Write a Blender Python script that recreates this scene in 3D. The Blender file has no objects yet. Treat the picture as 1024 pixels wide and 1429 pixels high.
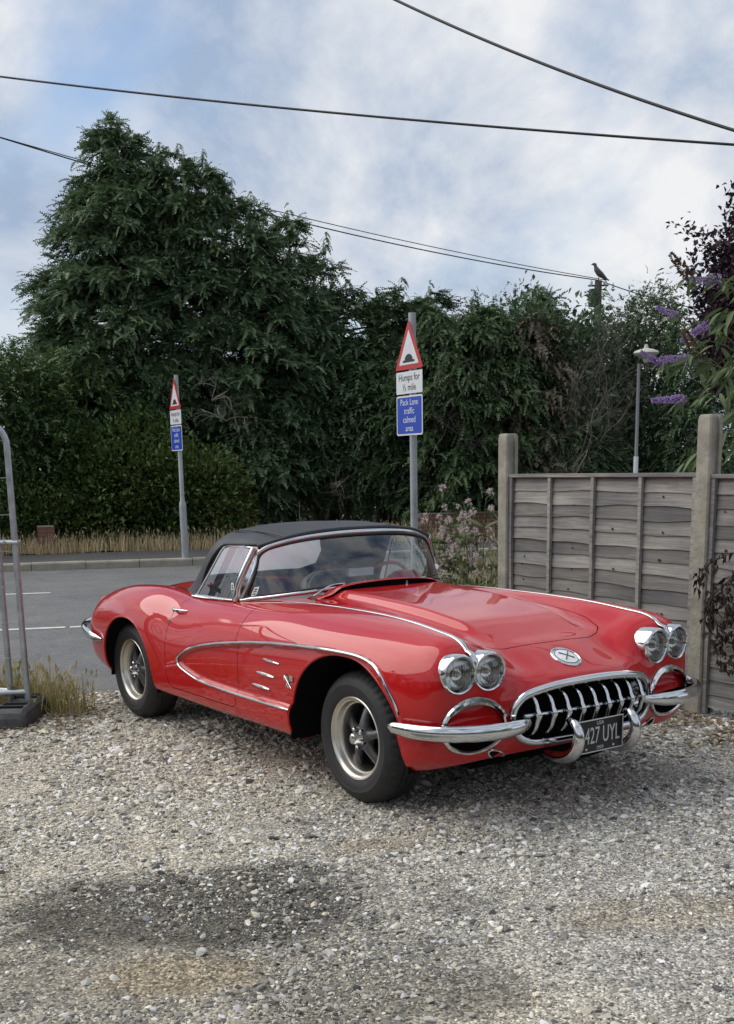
import bpy, math, random
import numpy as np
from mathutils import Vector, Matrix
from mathutils.bvhtree import BVHTree

random.seed(7)
rng = np.random.default_rng(7)
sc = bpy.context.scene
COL = sc.collection
R = math.radians

# ------------------------------------------------------------------ camera
cam_d = bpy.data.cameras.new('camera')
cam = bpy.data.objects.new('camera', cam_d)
COL.objects.link(cam)
CAM = np.array([4.5208, -3.8892, 1.6275])
_yaw, _pit, _rol = R(144.977), R(-12.2315), R(-1.1005)
_fw = np.array([math.cos(_yaw)*math.cos(_pit), math.sin(_yaw)*math.cos(_pit), math.sin(_pit)])
_r = np.array([math.sin(_yaw), -math.cos(_yaw), 0.0])
_u = np.cross(_r, _fw)
_c, _s = math.cos(_rol), math.sin(_rol)
_r, _u = _c*_r + _s*_u, -_s*_r + _c*_u
M = Matrix(((_r[0], _u[0], -_fw[0], CAM[0]), (_r[1], _u[1], -_fw[1], CAM[1]), (_r[2], _u[2], -_fw[2], CAM[2]), (0, 0, 0, 1)))
cam.matrix_world = M
cam_d.sensor_fit = 'HORIZONTAL'
cam_d.sensor_width = 36.0
cam_d.lens = 1605.45/1024*36.0
cam_d.shift_y = 284.75/1024
cam_d.clip_start, cam_d.clip_end = 0.05, 3000
sc.camera = cam

# ------------------------------------------------------------------ world, sun, exposure
SUN_EL, SUN_AZ = R(48), R(-138)       # azimuth measured in the xy plane from +x
world = bpy.data.worlds.new('World')
sc.world = world
world.use_nodes = True
nt = world.node_tree
for n in list(nt.nodes):
    nt.nodes.remove(n)
def wn(t, **k):
    n = nt.nodes.new(t)
    for a, b in k.items():
        setattr(n, a, b)
    return n
def wl(a, b):
    nt.links.new(a, b)
sky = wn('ShaderNodeTexSky', sky_type='NISHITA')
sky.sun_disc = False
sky.sun_elevation = SUN_EL
sky.sun_rotation = R(90) - SUN_AZ
sky.air_density, sky.dust_density, sky.ozone_density = 1.0, 1.2, 1.2
bg_sky = wn('ShaderNodeBackground'); bg_sky.inputs[1].default_value = 0.058
wl(sky.outputs[0], bg_sky.inputs[0])
# broken cloud deck: noise on the direction projected to a plane overhead
tc = wn('ShaderNodeTexCoord')
sep = wn('ShaderNodeSeparateXYZ'); wl(tc.outputs['Generated'], sep.inputs[0])
zc = wn('ShaderNodeMath', operation='MAXIMUM'); zc.inputs[1].default_value = 0.02; wl(sep.outputs[2], zc.inputs[0])
za = wn('ShaderNodeMath', operation='ADD'); za.inputs[1].default_value = 0.75; wl(zc.outputs[0], za.inputs[0])
comb = wn('ShaderNodeCombineXYZ')
for i in (0, 1):
    dv = wn('ShaderNodeMath', operation='DIVIDE'); wl(sep.outputs[i], dv.inputs[0]); wl(za.outputs[0], dv.inputs[1]); wl(dv.outputs[0], comb.inputs[i])
mp = wn('ShaderNodeMapping'); mp.inputs['Location'].default_value = (3.1, 1.7, 0.0); mp.inputs['Scale'].default_value = (1.0, 1.0, 1.0)
wl(comb.outputs[0], mp.inputs[0])
n1 = wn('ShaderNodeTexNoise'); n1.inputs['Scale'].default_value = 3.6; n1.inputs['Detail'].default_value = 12; n1.inputs['Roughness'].default_value = 0.54; n1.inputs['Distortion'].default_value = 0.3
wl(mp.outputs[0], n1.inputs['Vector'])
cov = wn('ShaderNodeValToRGB'); cov.color_ramp.elements[0].position = 0.30; cov.color_ramp.elements[1].position = 0.52
cov.color_ramp.interpolation = 'EASE'
wl(n1.outputs[0], cov.inputs[0])
n2 = wn('ShaderNodeTexNoise'); n2.inputs['Scale'].default_value = 4.6; n2.inputs['Detail'].default_value = 13; n2.inputs['Roughness'].default_value = 0.60; n2.inputs['Distortion'].default_value = 0.25
wl(mp.outputs[0], n2.inputs['Vector'])
shade = wn('ShaderNodeValToRGB')
shade.color_ramp.elements[0].position, shade.color_ramp.elements[0].color = 0.36, (0.40, 0.51, 0.69, 1)
shade.color_ramp.elements[1].position, shade.color_ramp.elements[1].color = 0.61, (0.94, 0.95, 0.97, 1)
wl(n2.outputs[0], shade.inputs[0])
bg_cl = wn('ShaderNodeBackground'); bg_cl.inputs[1].default_value = 0.365
wl(shade.outputs[0], bg_cl.inputs[0])
mixw = wn('ShaderNodeMixShader'); wl(cov.outputs[0], mixw.inputs[0]); wl(bg_sky.outputs[0], mixw.inputs[1]); wl(bg_cl.outputs[0], mixw.inputs[2])
wo = wn('ShaderNodeOutputWorld'); wl(mixw.outputs[0], wo.inputs[0])

sun_d = bpy.data.lights.new('sun', 'SUN')
sun_d.energy = 1.0
sun_d.angle = R(68)
sun_d.color = (1.0, 0.95, 0.88)
sun = bpy.data.objects.new('sun', sun_d)
COL.objects.link(sun)
sd = Vector((math.cos(SUN_EL)*math.cos(SUN_AZ), math.cos(SUN_EL)*math.sin(SUN_AZ), math.sin(SUN_EL)))
sun.rotation_euler = sd.to_track_quat('Z', 'Y').to_euler()
sun.location = (0, 0, 30)

vs = sc.view_settings
vs.view_transform = 'Standard'; vs.look = 'None'; vs.gamma = 1.0; vs.exposure = 1.35
vs.use_curve_mapping = False
sc.cycles.max_bounces = 7
sc.cycles.transparent_max_bounces = 12
sc.cycles.caustics_reflective = False
sc.cycles.caustics_refractive = False
sc.cycles.use_adaptive_sampling = True

# ------------------------------------------------------------------ materials
MAT = {}
def pm(name, col, rough=0.6, metal=0.0, coat=0.0, spec=0.5, var=0.0, vscale=5.0, bump=0.0, bscale=60.0, coords='Object', rvar=0.0):
    """Principled material with optional noise variation of colour / roughness and noise bump."""
    m = bpy.data.materials.new(name); m.use_nodes = True
    t = m.node_tree; b = t.nodes['Principled BSDF']
    b.inputs['Base Color'].default_value = (*col, 1)
    b.inputs['Roughness'].default_value = rough
    b.inputs['Metallic'].default_value = metal
    b.inputs['Coat Weight'].default_value = coat
    b.inputs['Coat Roughness'].default_value = 0.04
    b.inputs['Specular IOR Level'].default_value = spec
    if var or bump or rvar:
        tcn = t.nodes.new('ShaderNodeTexCoord')
        if var or rvar:
            nz = t.nodes.new('ShaderNodeTexNoise'); nz.inputs['Scale'].default_value = vscale; nz.inputs['Detail'].default_value = 6
            nz.inputs['Roughness'].default_value = 0.65
            t.links.new(tcn.outputs[coords], nz.inputs['Vector'])
        if var:
            rp = t.nodes.new('ShaderNodeValToRGB')
            lo = [max(0, c*(1-var)) for c in col]; hi = [min(1, c*(1+var)) for c in col]
            rp.color_ramp.elements[0].position, rp.color_ramp.elements[0].color = 0.3, (*lo, 1)
            rp.color_ramp.elements[1].position, rp.color_ramp.elements[1].color = 0.7, (*hi, 1)
            t.links.new(nz.outputs[0], rp.inputs[0]); t.links.new(rp.outputs[0], b.inputs['Base Color'])
        if rvar:
            mr = t.nodes.new('ShaderNodeMapRange'); mr.inputs['From Min'].default_value = .3; mr.inputs['From Max'].default_value = .7
            mr.inputs['To Min'].default_value = max(0.02, rough-rvar); mr.inputs['To Max'].default_value = rough+rvar
            t.links.new(nz.outputs[0], mr.inputs[0]); t.links.new(mr.outputs[0], b.inputs['Roughness'])
        if bump:
            nb = t.nodes.new('ShaderNodeTexNoise'); nb.inputs['Scale'].default_value = bscale; nb.inputs['Detail'].default_value = 5
            t.links.new(tcn.outputs[coords], nb.inputs['Vector'])
            bp = t.nodes.new('ShaderNodeBump'); bp.inputs['Strength'].default_value = bump; bp.inputs['Distance'].default_value = 0.01
            t.links.new(nb.outputs[0], bp.inputs['Height']); t.links.new(bp.outputs[0], b.inputs['Normal'])
    MAT[name] = m
    return m

def glass(name, tint=(0.9, 0.95, 0.93), clear=0.8, rough=0.0):
    """thin sheet glass: clear transmission with a fresnel reflection"""
    m = bpy.data.materials.new(name); m.use_nodes = True
    t = m.node_tree; t.nodes.clear()
    o = t.nodes.new('ShaderNodeOutputMaterial'); tr = t.nodes.new('ShaderNodeBsdfTransparent'); gl = t.nodes.new('ShaderNodeBsdfGlossy')
    fr = t.nodes.new('ShaderNodeFresnel'); fr.inputs[0].default_value = 1.6
    mx = t.nodes.new('ShaderNodeMixShader'); tr.inputs[0].default_value = (*[c*clear for c in tint], 1); gl.inputs['Roughness'].default_value = rough
    ma = t.nodes.new('ShaderNodeMath'); ma.operation = 'MULTIPLY_ADD'; ma.inputs[1].default_value = 1.5; ma.inputs[2].default_value = 0.055; ma.use_clamp = True
    t.links.new(fr.outputs[0], ma.inputs[0]); t.links.new(ma.outputs[0], mx.inputs[0]); t.links.new(tr.outputs[0], mx.inputs[1]); t.links.new(gl.outputs[0], mx.inputs[2]); t.links.new(mx.outputs[0], o.inputs[0])
    MAT[name] = m
    return m

# ------------------------------------------------------------------ mesh helpers
class MB:
    """collects vertices and faces (numpy friendly) and links them as one mesh object"""
    def __init__(s): s.v = []; s.f = []; s.n = 0; s.uv = None
    def add(s, V, F):
        V = np.asarray(V, float).reshape(-1, 3)
        s.v.append(V)
        for f in F: s.f.append([i + s.n for i in f])
        s.n += len(V)
        return s
    def box(s, a, b):
        (x0, y0, z0), (x1, y1, z1) = a, b
        V = [(x0,y0,z0),(x1,y0,z0),(x1,y1,z0),(x0,y1,z0),(x0,y0,z1),(x1,y0,z1),(x1,y1,z1),(x0,y1,z1)]
        return s.add(V, [(0,3,2,1),(4,5,6,7),(0,1,5,4),(1,2,6,5),(2,3,7,6),(3,0,4,7)])
    def tube(s, path, rad, n=8, cap=True, closed=False, flat=None, up=None):
        """round (or oval: flat=(a,b) multipliers along frame side/up) tube along path; rad scalar or list"""
        P = np.asarray(path, float); k = len(P)
        rad = np.full(k, rad) if np.isscalar(rad) else np.asarray(rad, float)
        if closed: T = np.roll(P, -1, 0) - np.roll(P, 1, 0)
        else: T = np.gradient(P, axis=0)
        T /= np.linalg.norm(T, axis=1)[:, None] + 1e-12
        ref = np.array(up if up is not None else (0, 0, 1.0), float)
        if up is None and abs(T[0] @ ref) > .9: ref = np.array((1.0, 0, 0))
        V = []; N = None
        a = np.arange(n)*2*np.pi/n
        for i in range(k):
            if up is not None:
                B = np.cross(T[i], ref); B /= np.linalg.norm(B)+1e-9; N = np.cross(B, T[i])
            else:
                N = ref - (ref@T[i])*T[i] if N is None else N - (N@T[i])*T[i]
                N /= np.linalg.norm(N)+1e-9; B = np.cross(T[i], N)
            fa, fb = flat if flat else (1, 1)
            V.append(P[i] + rad[i]*(fa*np.cos(a)[:, None]*B + fb*np.sin(a)[:, None]*N))
        V = np.concatenate(V); F = []
        for i in range(k if closed else k-1):
            for j in range(n):
                p, q = i*n, ((i+1) % k)*n
                F.append((p+j, p+(j+1) % n, q+(j+1) % n, q+j))
        if cap and not closed:
            F.append(tuple(range(n))[::-1]); F.append(tuple((k-1)*n+j for j in range(n)))
        return s.add(V, F)
    def lathe(s, prof, n=48, M=None, phase=0.0):
        """profile [(r, h)] turned round local +Z; M maps local to target"""
        prof = np.asarray(prof, float); k = len(prof)
        a = np.arange(n)*2*np.pi/n + phase
        V = np.stack([np.outer(prof[:, 0], np.cos(a)), np.outer(prof[:, 0], np.sin(a)), np.repeat(prof[:, 1][:, None], n, 1)], -1).reshape(-1, 3)
        if M is not None: V = V @ np.array(M)[:3, :3].T + np.array(M)[:3, 3]
        F = [(i*n+j, i*n+(j+1) % n, (i+1)*n+(j+1) % n, (i+1)*n+j) for i in range(k-1) for j in range(n)]
        return s.add(V, F)
    def grid(s, G, close_v=False):
        G = np.asarray(G, float); a, b = G.shape[:2]
        F = [(i*b+j, i*b+(j+1) % b, (i+1)*b+(j+1) % b, (i+1)*b+j) for i in range(a-1) for j in range(b if close_v else b-1)]
        return s.add(G.reshape(-1, 3), F)
    def prism(s, poly, d, M=None):
        """polygon (2D, in local xy) extruded by d along local z"""
        n = len(poly)
        V = np.array([(x, y, 0) for x, y in poly] + [(x, y, d) for x, y in poly], float)
        if M is not None: V = V @ np.array(M)[:3, :3].T + np.array(M)[:3, 3]
        return s.add(V, [tuple(range(n))[::-1], tuple(range(n, 2*n))] + [(i, (i+1) % n, n+(i+1) % n, n+i) for i in range(n)])
    def verts(s): return np.concatenate(s.v) if s.v else np.zeros((0, 3))
    def mesh(s, name, mat=None, smooth=True, angle=None):
        me = bpy.data.meshes.new(name)
        me.from_pydata(s.verts().tolist(), [], s.f); me.update()
        if mat: me.materials.append(MAT[mat] if isinstance(mat, str) else mat)
        if smooth:
            me.shade_smooth()
            if angle: me.set_sharp_from_angle(angle=R(angle))
        return me
    def build(s, name, mat, parent=None, smooth=True, angle=40):
        return link(name, s.mesh(name, mat, smooth, angle), parent)

def link(name, me, parent=None):
    o = bpy.data.objects.new(name, me)
    COL.objects.link(o)
    if parent is not None: o.parent = parent
    return o
def empty(name, loc=(0, 0, 0), rz=0.0):
    o = bpy.data.objects.new(name, None); COL.objects.link(o)
    o.location = loc; o.rotation_euler = (0, 0, rz); o.empty_display_size = 0.2
    return o
def tag(o, label=None, cat=None, group=None, kind=None):
    if label: o['label'] = label
    if cat: o['category'] = cat
    if group: o['group'] = group
    if kind: o['kind'] = kind
    return o
def big_mesh(name, V, F4, mat, parent=None, smooth=False):
    """fast mesh from numpy arrays (quads or tris)"""
    me = bpy.data.meshes.new(name); V = np.asarray(V, np.float32); F4 = np.asarray(F4, np.int32)
    k = F4.shape[1]
    me.vertices.add(len(V)); me.vertices.foreach_set('co', V.ravel())
    me.loops.add(F4.size); me.loops.foreach_set('vertex_index', F4.ravel())
    me.polygons.add(len(F4)); me.polygons.foreach_set('loop_start', np.arange(0, F4.size, k, dtype=np.int32))
    me.update(calc_edges=True)
    if smooth: me.shade_smooth()
    me.materials.append(MAT[mat] if isinstance(mat, str) else mat)
    return link(name, me, parent)
def text_mesh(name, body, size, mat, parent, M, depth=0.0008, align='CENTER', sx=1.0):
    cu = bpy.data.curves.new('lettering', 'FONT'); cu.body = body; cu.size = size; cu.extrude = depth
    cu.align_x = align; cu.align_y = 'CENTER'; cu.resolution_u = 3
    ob = bpy.data.objects.new('lettering', cu); COL.objects.link(ob)
    bpy.context.view_layer.update()
    dg = bpy.context.evaluated_depsgraph_get()
    me = bpy.data.meshes.new_from_object(ob.evaluated_get(dg))
    bpy.data.objects.remove(ob); bpy.data.curves.remove(cu)
    me.name = name
    me.transform(Matrix.Diagonal((sx, 1, 1, 1))); me.transform(M)
    me.materials.clear(); me.materials.append(MAT[mat])
    return link(name, me, parent)

def spline(ts, P, q):
    """natural cubic spline through P at ts, sampled at q"""
    ts = np.asarray(ts, float); P = np.asarray(P, float); n = len(ts)
    h = np.diff(ts); A = np.eye(n); B = np.zeros_like(P)
    for i in range(1, n-1):
        A[i, i-1:i+2] = h[i-1], 2*(h[i-1]+h[i]), h[i]
        B[i] = 6*((P[i+1]-P[i])/h[i] - (P[i]-P[i-1])/h[i-1])
    Mm = np.linalg.solve(A, B.reshape(n, -1)).reshape(P.shape)
    q = np.asarray(q, float); k = np.clip(np.searchsorted(ts, q)-1, 0, n-2)
    sh = (-1,) + (1,)*(P.ndim-1)
    a = ((ts[k+1]-q)/h[k]).reshape(sh); b = ((q-ts[k])/h[k]).reshape(sh); hh = h[k].reshape(sh)
    return a*P[k] + b*P[k+1] + ((a**3-a)*Mm[k] + (b**3-b)*Mm[k+1])*hh**2/6
def curve(pts, n):
    """smooth open curve through points"""
    P = np.asarray(pts, float); t = np.r_[0, np.cumsum(np.linalg.norm(np.diff(P, axis=0), axis=1))]
    return spline(t, P, np.linspace(0, t[-1], n))
def loop_curve(pts, n):
    P = np.asarray(pts, float); k = len(P); Q = np.concatenate([P[-3:], P, P[:4]])
    t = np.r_[0, np.cumsum(np.linalg.norm(np.diff(Q, axis=0), axis=1)**.7)]
    return spline(t, Q, np.linspace(t[3], t[3+k], n, endpoint=False))
def sdf_poly(poly, X, Y):
    """signed distance to a closed 2-D polygon, positive inside"""
    P = np.asarray(poly, float); d = np.full(X.shape, 1e9); ins = np.zeros(X.shape, bool)
    for i in range(len(P)):
        ax, ay = P[i]; bx, by = P[(i+1) % len(P)]
        ex, ey = bx-ax, by-ay; wx, wy = X-ax, Y-ay
        t = np.clip((wx*ex+wy*ey)/(ex*ex+ey*ey+1e-12), 0, 1)
        d = np.minimum(d, (wx-ex*t)**2+(wy-ey*t)**2)
        c = ((ay > Y) != (by > Y)) & (X < (bx-ax)*(Y-ay)/((by-ay) if by != ay else 1e-12)+ax)
        ins ^= c
    d = np.sqrt(d)
    return np.where(ins, d, -d)
def clip(V, F, S):
    """keep the part of a mesh where the vertex field S > 0, cutting faces along S = 0"""
    V = np.asarray(V); out = []; newv = []; emap = {}; nv = len(V)
    for f in F:
        s = [S[i] for i in f]
        if min(s) > 0: out.append(list(f)); continue
        if max(s) <= 0: continue
        g = []
        for k in range(len(f)):
            i, j = f[k], f[(k+1) % len(f)]; a, b = S[i], S[j]
            if a > 0: g.append(i)
            if (a > 0) != (b > 0):
                e = (min(i, j), max(i, j))
                if e not in emap:
                    t = a/(a-b); emap[e] = nv+len(newv); newv.append(V[i]+(V[j]-V[i])*t)
                g.append(emap[e])
        if len(g) >= 3: out.append(g)
    VV = np.concatenate([V, np.array(newv).reshape(-1, 3)]) if newv else V
    used = sorted({i for f in out for i in f}); m = {u: k for k, u in enumerate(used)}
    return VV[used], [[m[i] for i in f] for f in out]
def mirror(V, F, tol=2e-4):
    """mirror a y>=0 half across y=0 and weld the seam"""
    V = np.asarray(V).copy(); V[np.abs(V[:, 1]) < tol, 1] = 0
    idx = np.empty(len(V), int); W = V*np.array([1, -1, 1]); extra = []; k = len(V)
    for i in range(len(V)):
        if V[i, 1] == 0: idx[i] = i
        else: idx[i] = k; k += 1; extra.append(W[i])
    F2 = [[int(idx[i]) for i in f][::-1] for f in F]
    return np.concatenate([V, np.array(extra).reshape(-1, 3)]), [list(f) for f in F] + F2
def sstep(a, b, x):
    t = np.clip((x-a)/(b-a), 0, 1); return t*t*(3-2*t)
# ================================================================== the car
def car_materials():
    m = pm('red_paint', (0.46, 0.004, 0.006), 0.5, 0.0, 1.0, 0.10)
    m.node_tree.nodes['Principled BSDF'].inputs['Coat IOR'].default_value = 1.5
    m.node_tree.nodes['Principled BSDF'].inputs['Coat Roughness'].default_value = 0.025
    pm('chrome', (0.64, 0.65, 0.66), 0.08, 1.0, rvar=0.03, vscale=6)
    pm('aluminium_lip', (0.66, 0.63, 0.57), 0.34, 1.0, rvar=0.05, vscale=8)
    pm('spoke_grey', (0.11, 0.113, 0.116), 0.42, 0.55, rvar=0.12, vscale=20)
    pm('tyre_rubber', (0.018, 0.018, 0.020), 0.62, var=0.35, vscale=9, bump=0.12, bscale=120)
    pm('soft_top_vinyl', (0.017, 0.020, 0.026), 0.52, var=0.25, vscale=4, bump=0.25, bscale=14)
    pm('black_trim', (0.010, 0.010, 0.011), 0.55)
    pm('dark_cavity', (0.006, 0.006, 0.007), 0.9, spec=0.1)
    pm('black_vinyl', (0.06, 0.06, 0.065), 0.45, var=0.2)
    pm('red_vinyl', (0.52, 0.02, 0.025), 0.42, var=0.15)
    pm('plate_black', (0.008, 0.008, 0.010), 0.3)
    pm('plate_silver', (0.55, 0.56, 0.56), 0.45, 0.2)
    pm('white_enamel', (0.74, 0.75, 0.74), 0.35, var=0.08, vscale=60)
    pm('reflector', (0.86, 0.87, 0.88), 0.12, 1.0)
    pm('white_paper', (0.75, 0.75, 0.73), 0.7)
    pm('rubber_seal', (0.015, 0.015, 0.016), 0.6)
    glass('windscreen_glass', (0.92, 0.97, 0.98), 0.94)
    m = glass('cloudy_plastic', (0.95, 0.97, 1.0), 0.92); t = m.node_tree
    tl = t.nodes.new('ShaderNodeBsdfTranslucent'); tl.inputs[0].default_value = (.62, .66, .70, 1); mx = t.nodes.new('ShaderNodeMixShader'); mx.inputs[0].default_value = .45
    oo = t.nodes['Material Output']; src = oo.inputs[0].links[0].from_socket
    t.links.new(src, mx.inputs[1]); t.links.new(tl.outputs[0], mx.inputs[2]); t.links.new(mx.outputs[0], oo.inputs[0])
    glass('lens_glass', (0.95, 0.97, 0.97), 0.95, 0.03)
car_materials()

def body_grid():
    S = []
    def st(x, yz):
        S.append([(x if np.isscalar(x) else x[k], y, z) for k, (y, z) in enumerate(yz)])
    lo = [(.60, .28), (0, .28)]
    st(-3.57, [(0,.60),(.12,.60),(.22,.597),(.28,.59),(.33,.58),(.37,.56),(.39,.53),(.39,.50),(.37,.46),(.33,.44),(.2,.43),(0,.43)])
    st([-3.53,-3.53,-3.52,-3.50,-3.47,-3.44,-3.42,-3.42,-3.43,-3.45,-3.47,-3.48], [(0,.665),(.2,.66),(.38,.645),(.5,.64),(.58,.638),(.65,.61),(.70,.56),(.71,.50),(.69,.43),(.62,.37),(.4,.35),(0,.35)])
    st([-3.42,-3.42,-3.40,-3.37,-3.33,-3.29,-3.26,-3.26,-3.27,-3.30,-3.34,-3.36], [(0,.745),(.2,.74),(.38,.72),(.50,.715),(.63,.722),(.73,.69),(.80,.61),(.815,.52),(.80,.42),(.74,.33),(.5,.31),(0,.31)])
    st(-3.10, [(0,.825),(.2,.82),(.38,.80),(.5,.79),(.655,.806),(.775,.765),(.855,.66),(.875,.53),(.865,.42),(.82,.32),(.60,.295),(0,.29)])
    st(-2.80, [(0,.875),(.2,.87),(.38,.848),(.5,.838),(.67,.868),(.80,.822),(.882,.70),(.903,.55),(.895,.42),(.858,.30)] + lo)
    st(-2.50, [(0,.90),(.2,.895),(.38,.873),(.5,.862),(.685,.896),(.815,.846),(.897,.72),(.915,.56),(.908,.42),(.878,.30)] + lo)
    st(-2.20, [(0,.905),(.2,.90),(.38,.885),(.515,.872),(.69,.900),(.815,.848),(.897,.72),(.917,.56),(.912,.42),(.884,.29)] + lo)
    st(-1.90, [(0,.905),(.2,.90),(.39,.888),(.535,.874),(.69,.876),(.80,.832),(.884,.71),(.915,.56),(.913,.42),(.885,.287)] + lo)
    st(-1.50, [(0,.92),(.2,.915),(.40,.90),(.56,.888),(.69,.880),(.80,.838),(.885,.718),(.917,.56),(.914,.42),(.885,.285)] + lo)
    st(-1.10, [(0,.935),(.2,.932),(.39,.92),(.54,.907),(.68,.898),(.795,.856),(.889,.735),(.920,.57),(.915,.42),(.885,.285)] + lo)
    st(-0.75, [(0,.928),(.2,.927),(.375,.922),(.50,.912),(.61,.916),(.77,.882),(.888,.758),(.921,.585),(.915,.42),(.885,.285)] + lo)
    st(-0.40, [(0,.910),(.2,.910),(.36,.908),(.48,.902),(.585,.920),(.752,.890),(.888,.772),(.921,.60),(.915,.42),(.885,.285)] + lo)
    st(0.00, [(0,.875),(.2,.876),(.35,.877),(.465,.879),(.585,.915),(.75,.886),(.890,.776),(.924,.61),(.915,.43),(.882,.29)] + lo)
    st(0.28, [(0,.836),(.2,.835),(.345,.836),(.455,.852),(.600,.900),(.755,.872),(.885,.77),(.920,.61),(.907,.44),(.872,.295)] + lo)
    st(0.48, [(0,.790),(.2,.788),(.345,.788),(.455,.817),(.615,.880),(.755,.856),(.868,.76),(.898,.61),(.888,.44),(.855,.30),(.60,.285),(0,.285)])
    st([.615,.615,.615,.62,.625,.62,.615,.61,.605,.59,.60,.61], [(0,.730),(.2,.727),(.345,.726),(.46,.785),(.625,.846),(.755,.826),(.835,.745),(.862,.61),(.858,.44),(.82,.322),(.58,.30),(0,.30)])
    st([.695,.695,.693,.688,.685,.682,.678,.675,.675,.665,.675,.69], [(0,.693),(.2,.690),(.345,.684),(.475,.712),(.63,.775),(.725,.765),(.795,.715),(.815,.61),(.812,.45),(.77,.350),(.55,.318),(0,.318)])
    st([.744,.743,.736,.724,.712,.706,.704,.704,.706,.702,.716,.732], [(0,.668),(.2,.662),(.345,.645),(.45,.630),(.56,.640),(.635,.625),(.69,.59),(.705,.535),(.69,.46),(.63,.385),(.42,.338),(0,.335)])
    st([.775,.773,.765,.756,.750,.747,.745,.745,.748,.754,.766,.773], [(0,.640),(.2,.634),(.33,.618),(.39,.600),(.422,.575),(.437,.55),(.444,.52),(.444,.49),(.435,.45),(.40,.408),(.26,.378),(0,.374)])
    return np.array(S, float)

ctrl = body_grid()
t_st = np.r_[0, np.cumsum(np.linalg.norm(np.diff(ctrl, axis=0), axis=2).mean(1))]
# finer samples along the length where wheel arches and nose curve
qs = np.linspace(0, t_st[-1], 380)
A1 = spline(t_st, ctrl, qs)                                  # stations refined
A1t = np.transpose(A1, (1, 0, 2))
t_r = np.r_[0, np.cumsum(np.linalg.norm(np.diff(ctrl[4:14], axis=1), axis=2).mean(0))]
qr = np.r_[np.linspace(0, t_r[9], 128), np.linspace(t_r[9], t_r[11], 14)[1:]]
BG = np.transpose(spline(t_r, A1t, qr), (1, 0, 2)).copy()    # (stations, rails, 3), left half
BG[:, 0, 1] = 0; BG[:, -1, 1] = 0
BG[:, :, 1] = np.maximum(BG[:, :, 1], 0)
na, nb = BG.shape[:2]
BV = BG.reshape(-1, 3)
BF = [(i*nb+j, i*nb+j+1, (i+1)*nb+j+1, (i+1)*nb+j) for i in range(na-1) for j in range(nb-1)]
smooth_bvh = BVHTree.FromPolygons([tuple(v) for v in BV], BF)
X, Y, Z = BV[:, 0].copy(), BV[:, 1].copy(), BV[:, 2].copy()
# raised centre panel of the hood, with bevelled shoulders
hoodw = np.interp(X, [-.8, .1, .5], [.40, .375, .345])
BV[:, 2] += np.where(Z > .6, .038*sstep(0, .075, hoodw-Y)*sstep(.46, .20, X)*sstep(-.86, -.74, X), 0)
# side cove: pressed-in panel behind the front wheel
COVE = [(.487,.552),(.455,.61),(.40,.68),(.33,.735),(.22,.765),(.113,.772),(-.106,.770),(-.409,.756),(-.702,.735),(-.98,.705),(-1.281,.662),(-1.514,.612),(-1.63,.566),(-1.687,.519),(-1.66,.492),(-1.60,.472),(-1.44,.440),(-1.218,.426),(-1.006,.421),(-.688,.419),(-.366,.421),(-.1,.42),(.3,.42),(.46,.45)]
cove_c = loop_curve(COVE, 220)
sc_ = sdf_poly(cove_c, X, Z)
side = Y > .62
BV[:, 1] -= np.where(side, .030*sstep(-.004, .022, sc_)*np.interp(X, [-1.7, -1.2, .3], [.55, .85, 1.0]), 0)
rec_bvh = BVHTree.FromPolygons([tuple(v) for v in BV], BF)
def y_side(x, z, bvh=None, fallback=.9):
    h = (bvh or smooth_bvh).ray_cast(Vector((x, 3, z)), Vector((0, -1, 0)))[0]
    return h.y if h else fallback
def z_top(x, y, bvh=None):
    h = (bvh or rec_bvh).ray_cast(Vector((x, y, 3)), Vector((0, 0, -1)))[0]
    return h.z if h else .9
def x_front(y, z, bvh=None):
    h = (bvh or rec_bvh).ray_cast(Vector((3, y, z)), Vector((-1, 0, 0)))[0]
    return h.x if h else .7

def arch_poly(cx, cz, a, b, n=40, e=2.2):
    th = np.linspace(0, np.pi, n)
    up = [(cx+a*np.sign(np.cos(t))*abs(np.cos(t))**(2/e), cz+b*abs(np.sin(t))**(2/e)) for t in th]
    return [(cx+a, .0)] + up + [(cx-a, .0)]
ARCH_F = arch_poly(.022, .30, .468, .452)
ARCH_R = arch_poly(-2.470, .30, .405, .405)
s_arch = np.maximum(sdf_poly(ARCH_F, X, Z), sdf_poly(ARCH_R, X, Z))
s_arch = np.where(Y > .48, s_arch, -1)
COCK = [(-.96,-.1),(-.96,0),(-.985,.2),(-1.04,.40),(-1.15,.56),(-1.30,.635),(-1.6,.645),(-1.9,.63),(-2.08,.56),(-2.16,.35),(-2.18,.0),(-2.18,-.1)]
s_cock = np.where(Z > .6, sdf_poly(COCK, X, Y), -1)
HOOD = [(.505,-.1),(.505,.0),(.503,.28),(.485,.36),(.44,.415),(.33,.45),(.0,.468),(-.4,.487),(-.70,.51),(-.735,.49),(-.75,.42),(-.765,.2),(-.77,0),(-.77,-.1)]
s_hood = np.where((Z > .6) & (Y < .6), sdf_poly(HOOD, X, Y), -1)
DOOR = [(-.98,1.1),(-.98,.40),(-.99,.36),(-1.03,.338),(-1.78,.338),(-1.83,.355),(-1.855,.41),(-1.85,.80),(-1.82,.87),(-1.80,1.1)]
s_door = np.where(Y > .55, sdf_poly(DOOR, X, Z), -1)
TRUNK = [(-2.56,-.1),(-2.56,.40),(-2.60,.45),(-3.2,.43),(-3.36,.40),(-3.40,.34),(-3.42,0),(-3.42,-.1)]
s_trunk = np.where((Z > .6) & (Y < .55), sdf_poly(TRUNK, X, Y), -1)
SCOOP = [(.640+.160*math.cos(t), .487+.118*math.sin(t)) for t in np.linspace(0, 2*np.pi, 48, endpoint=False)]
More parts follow.
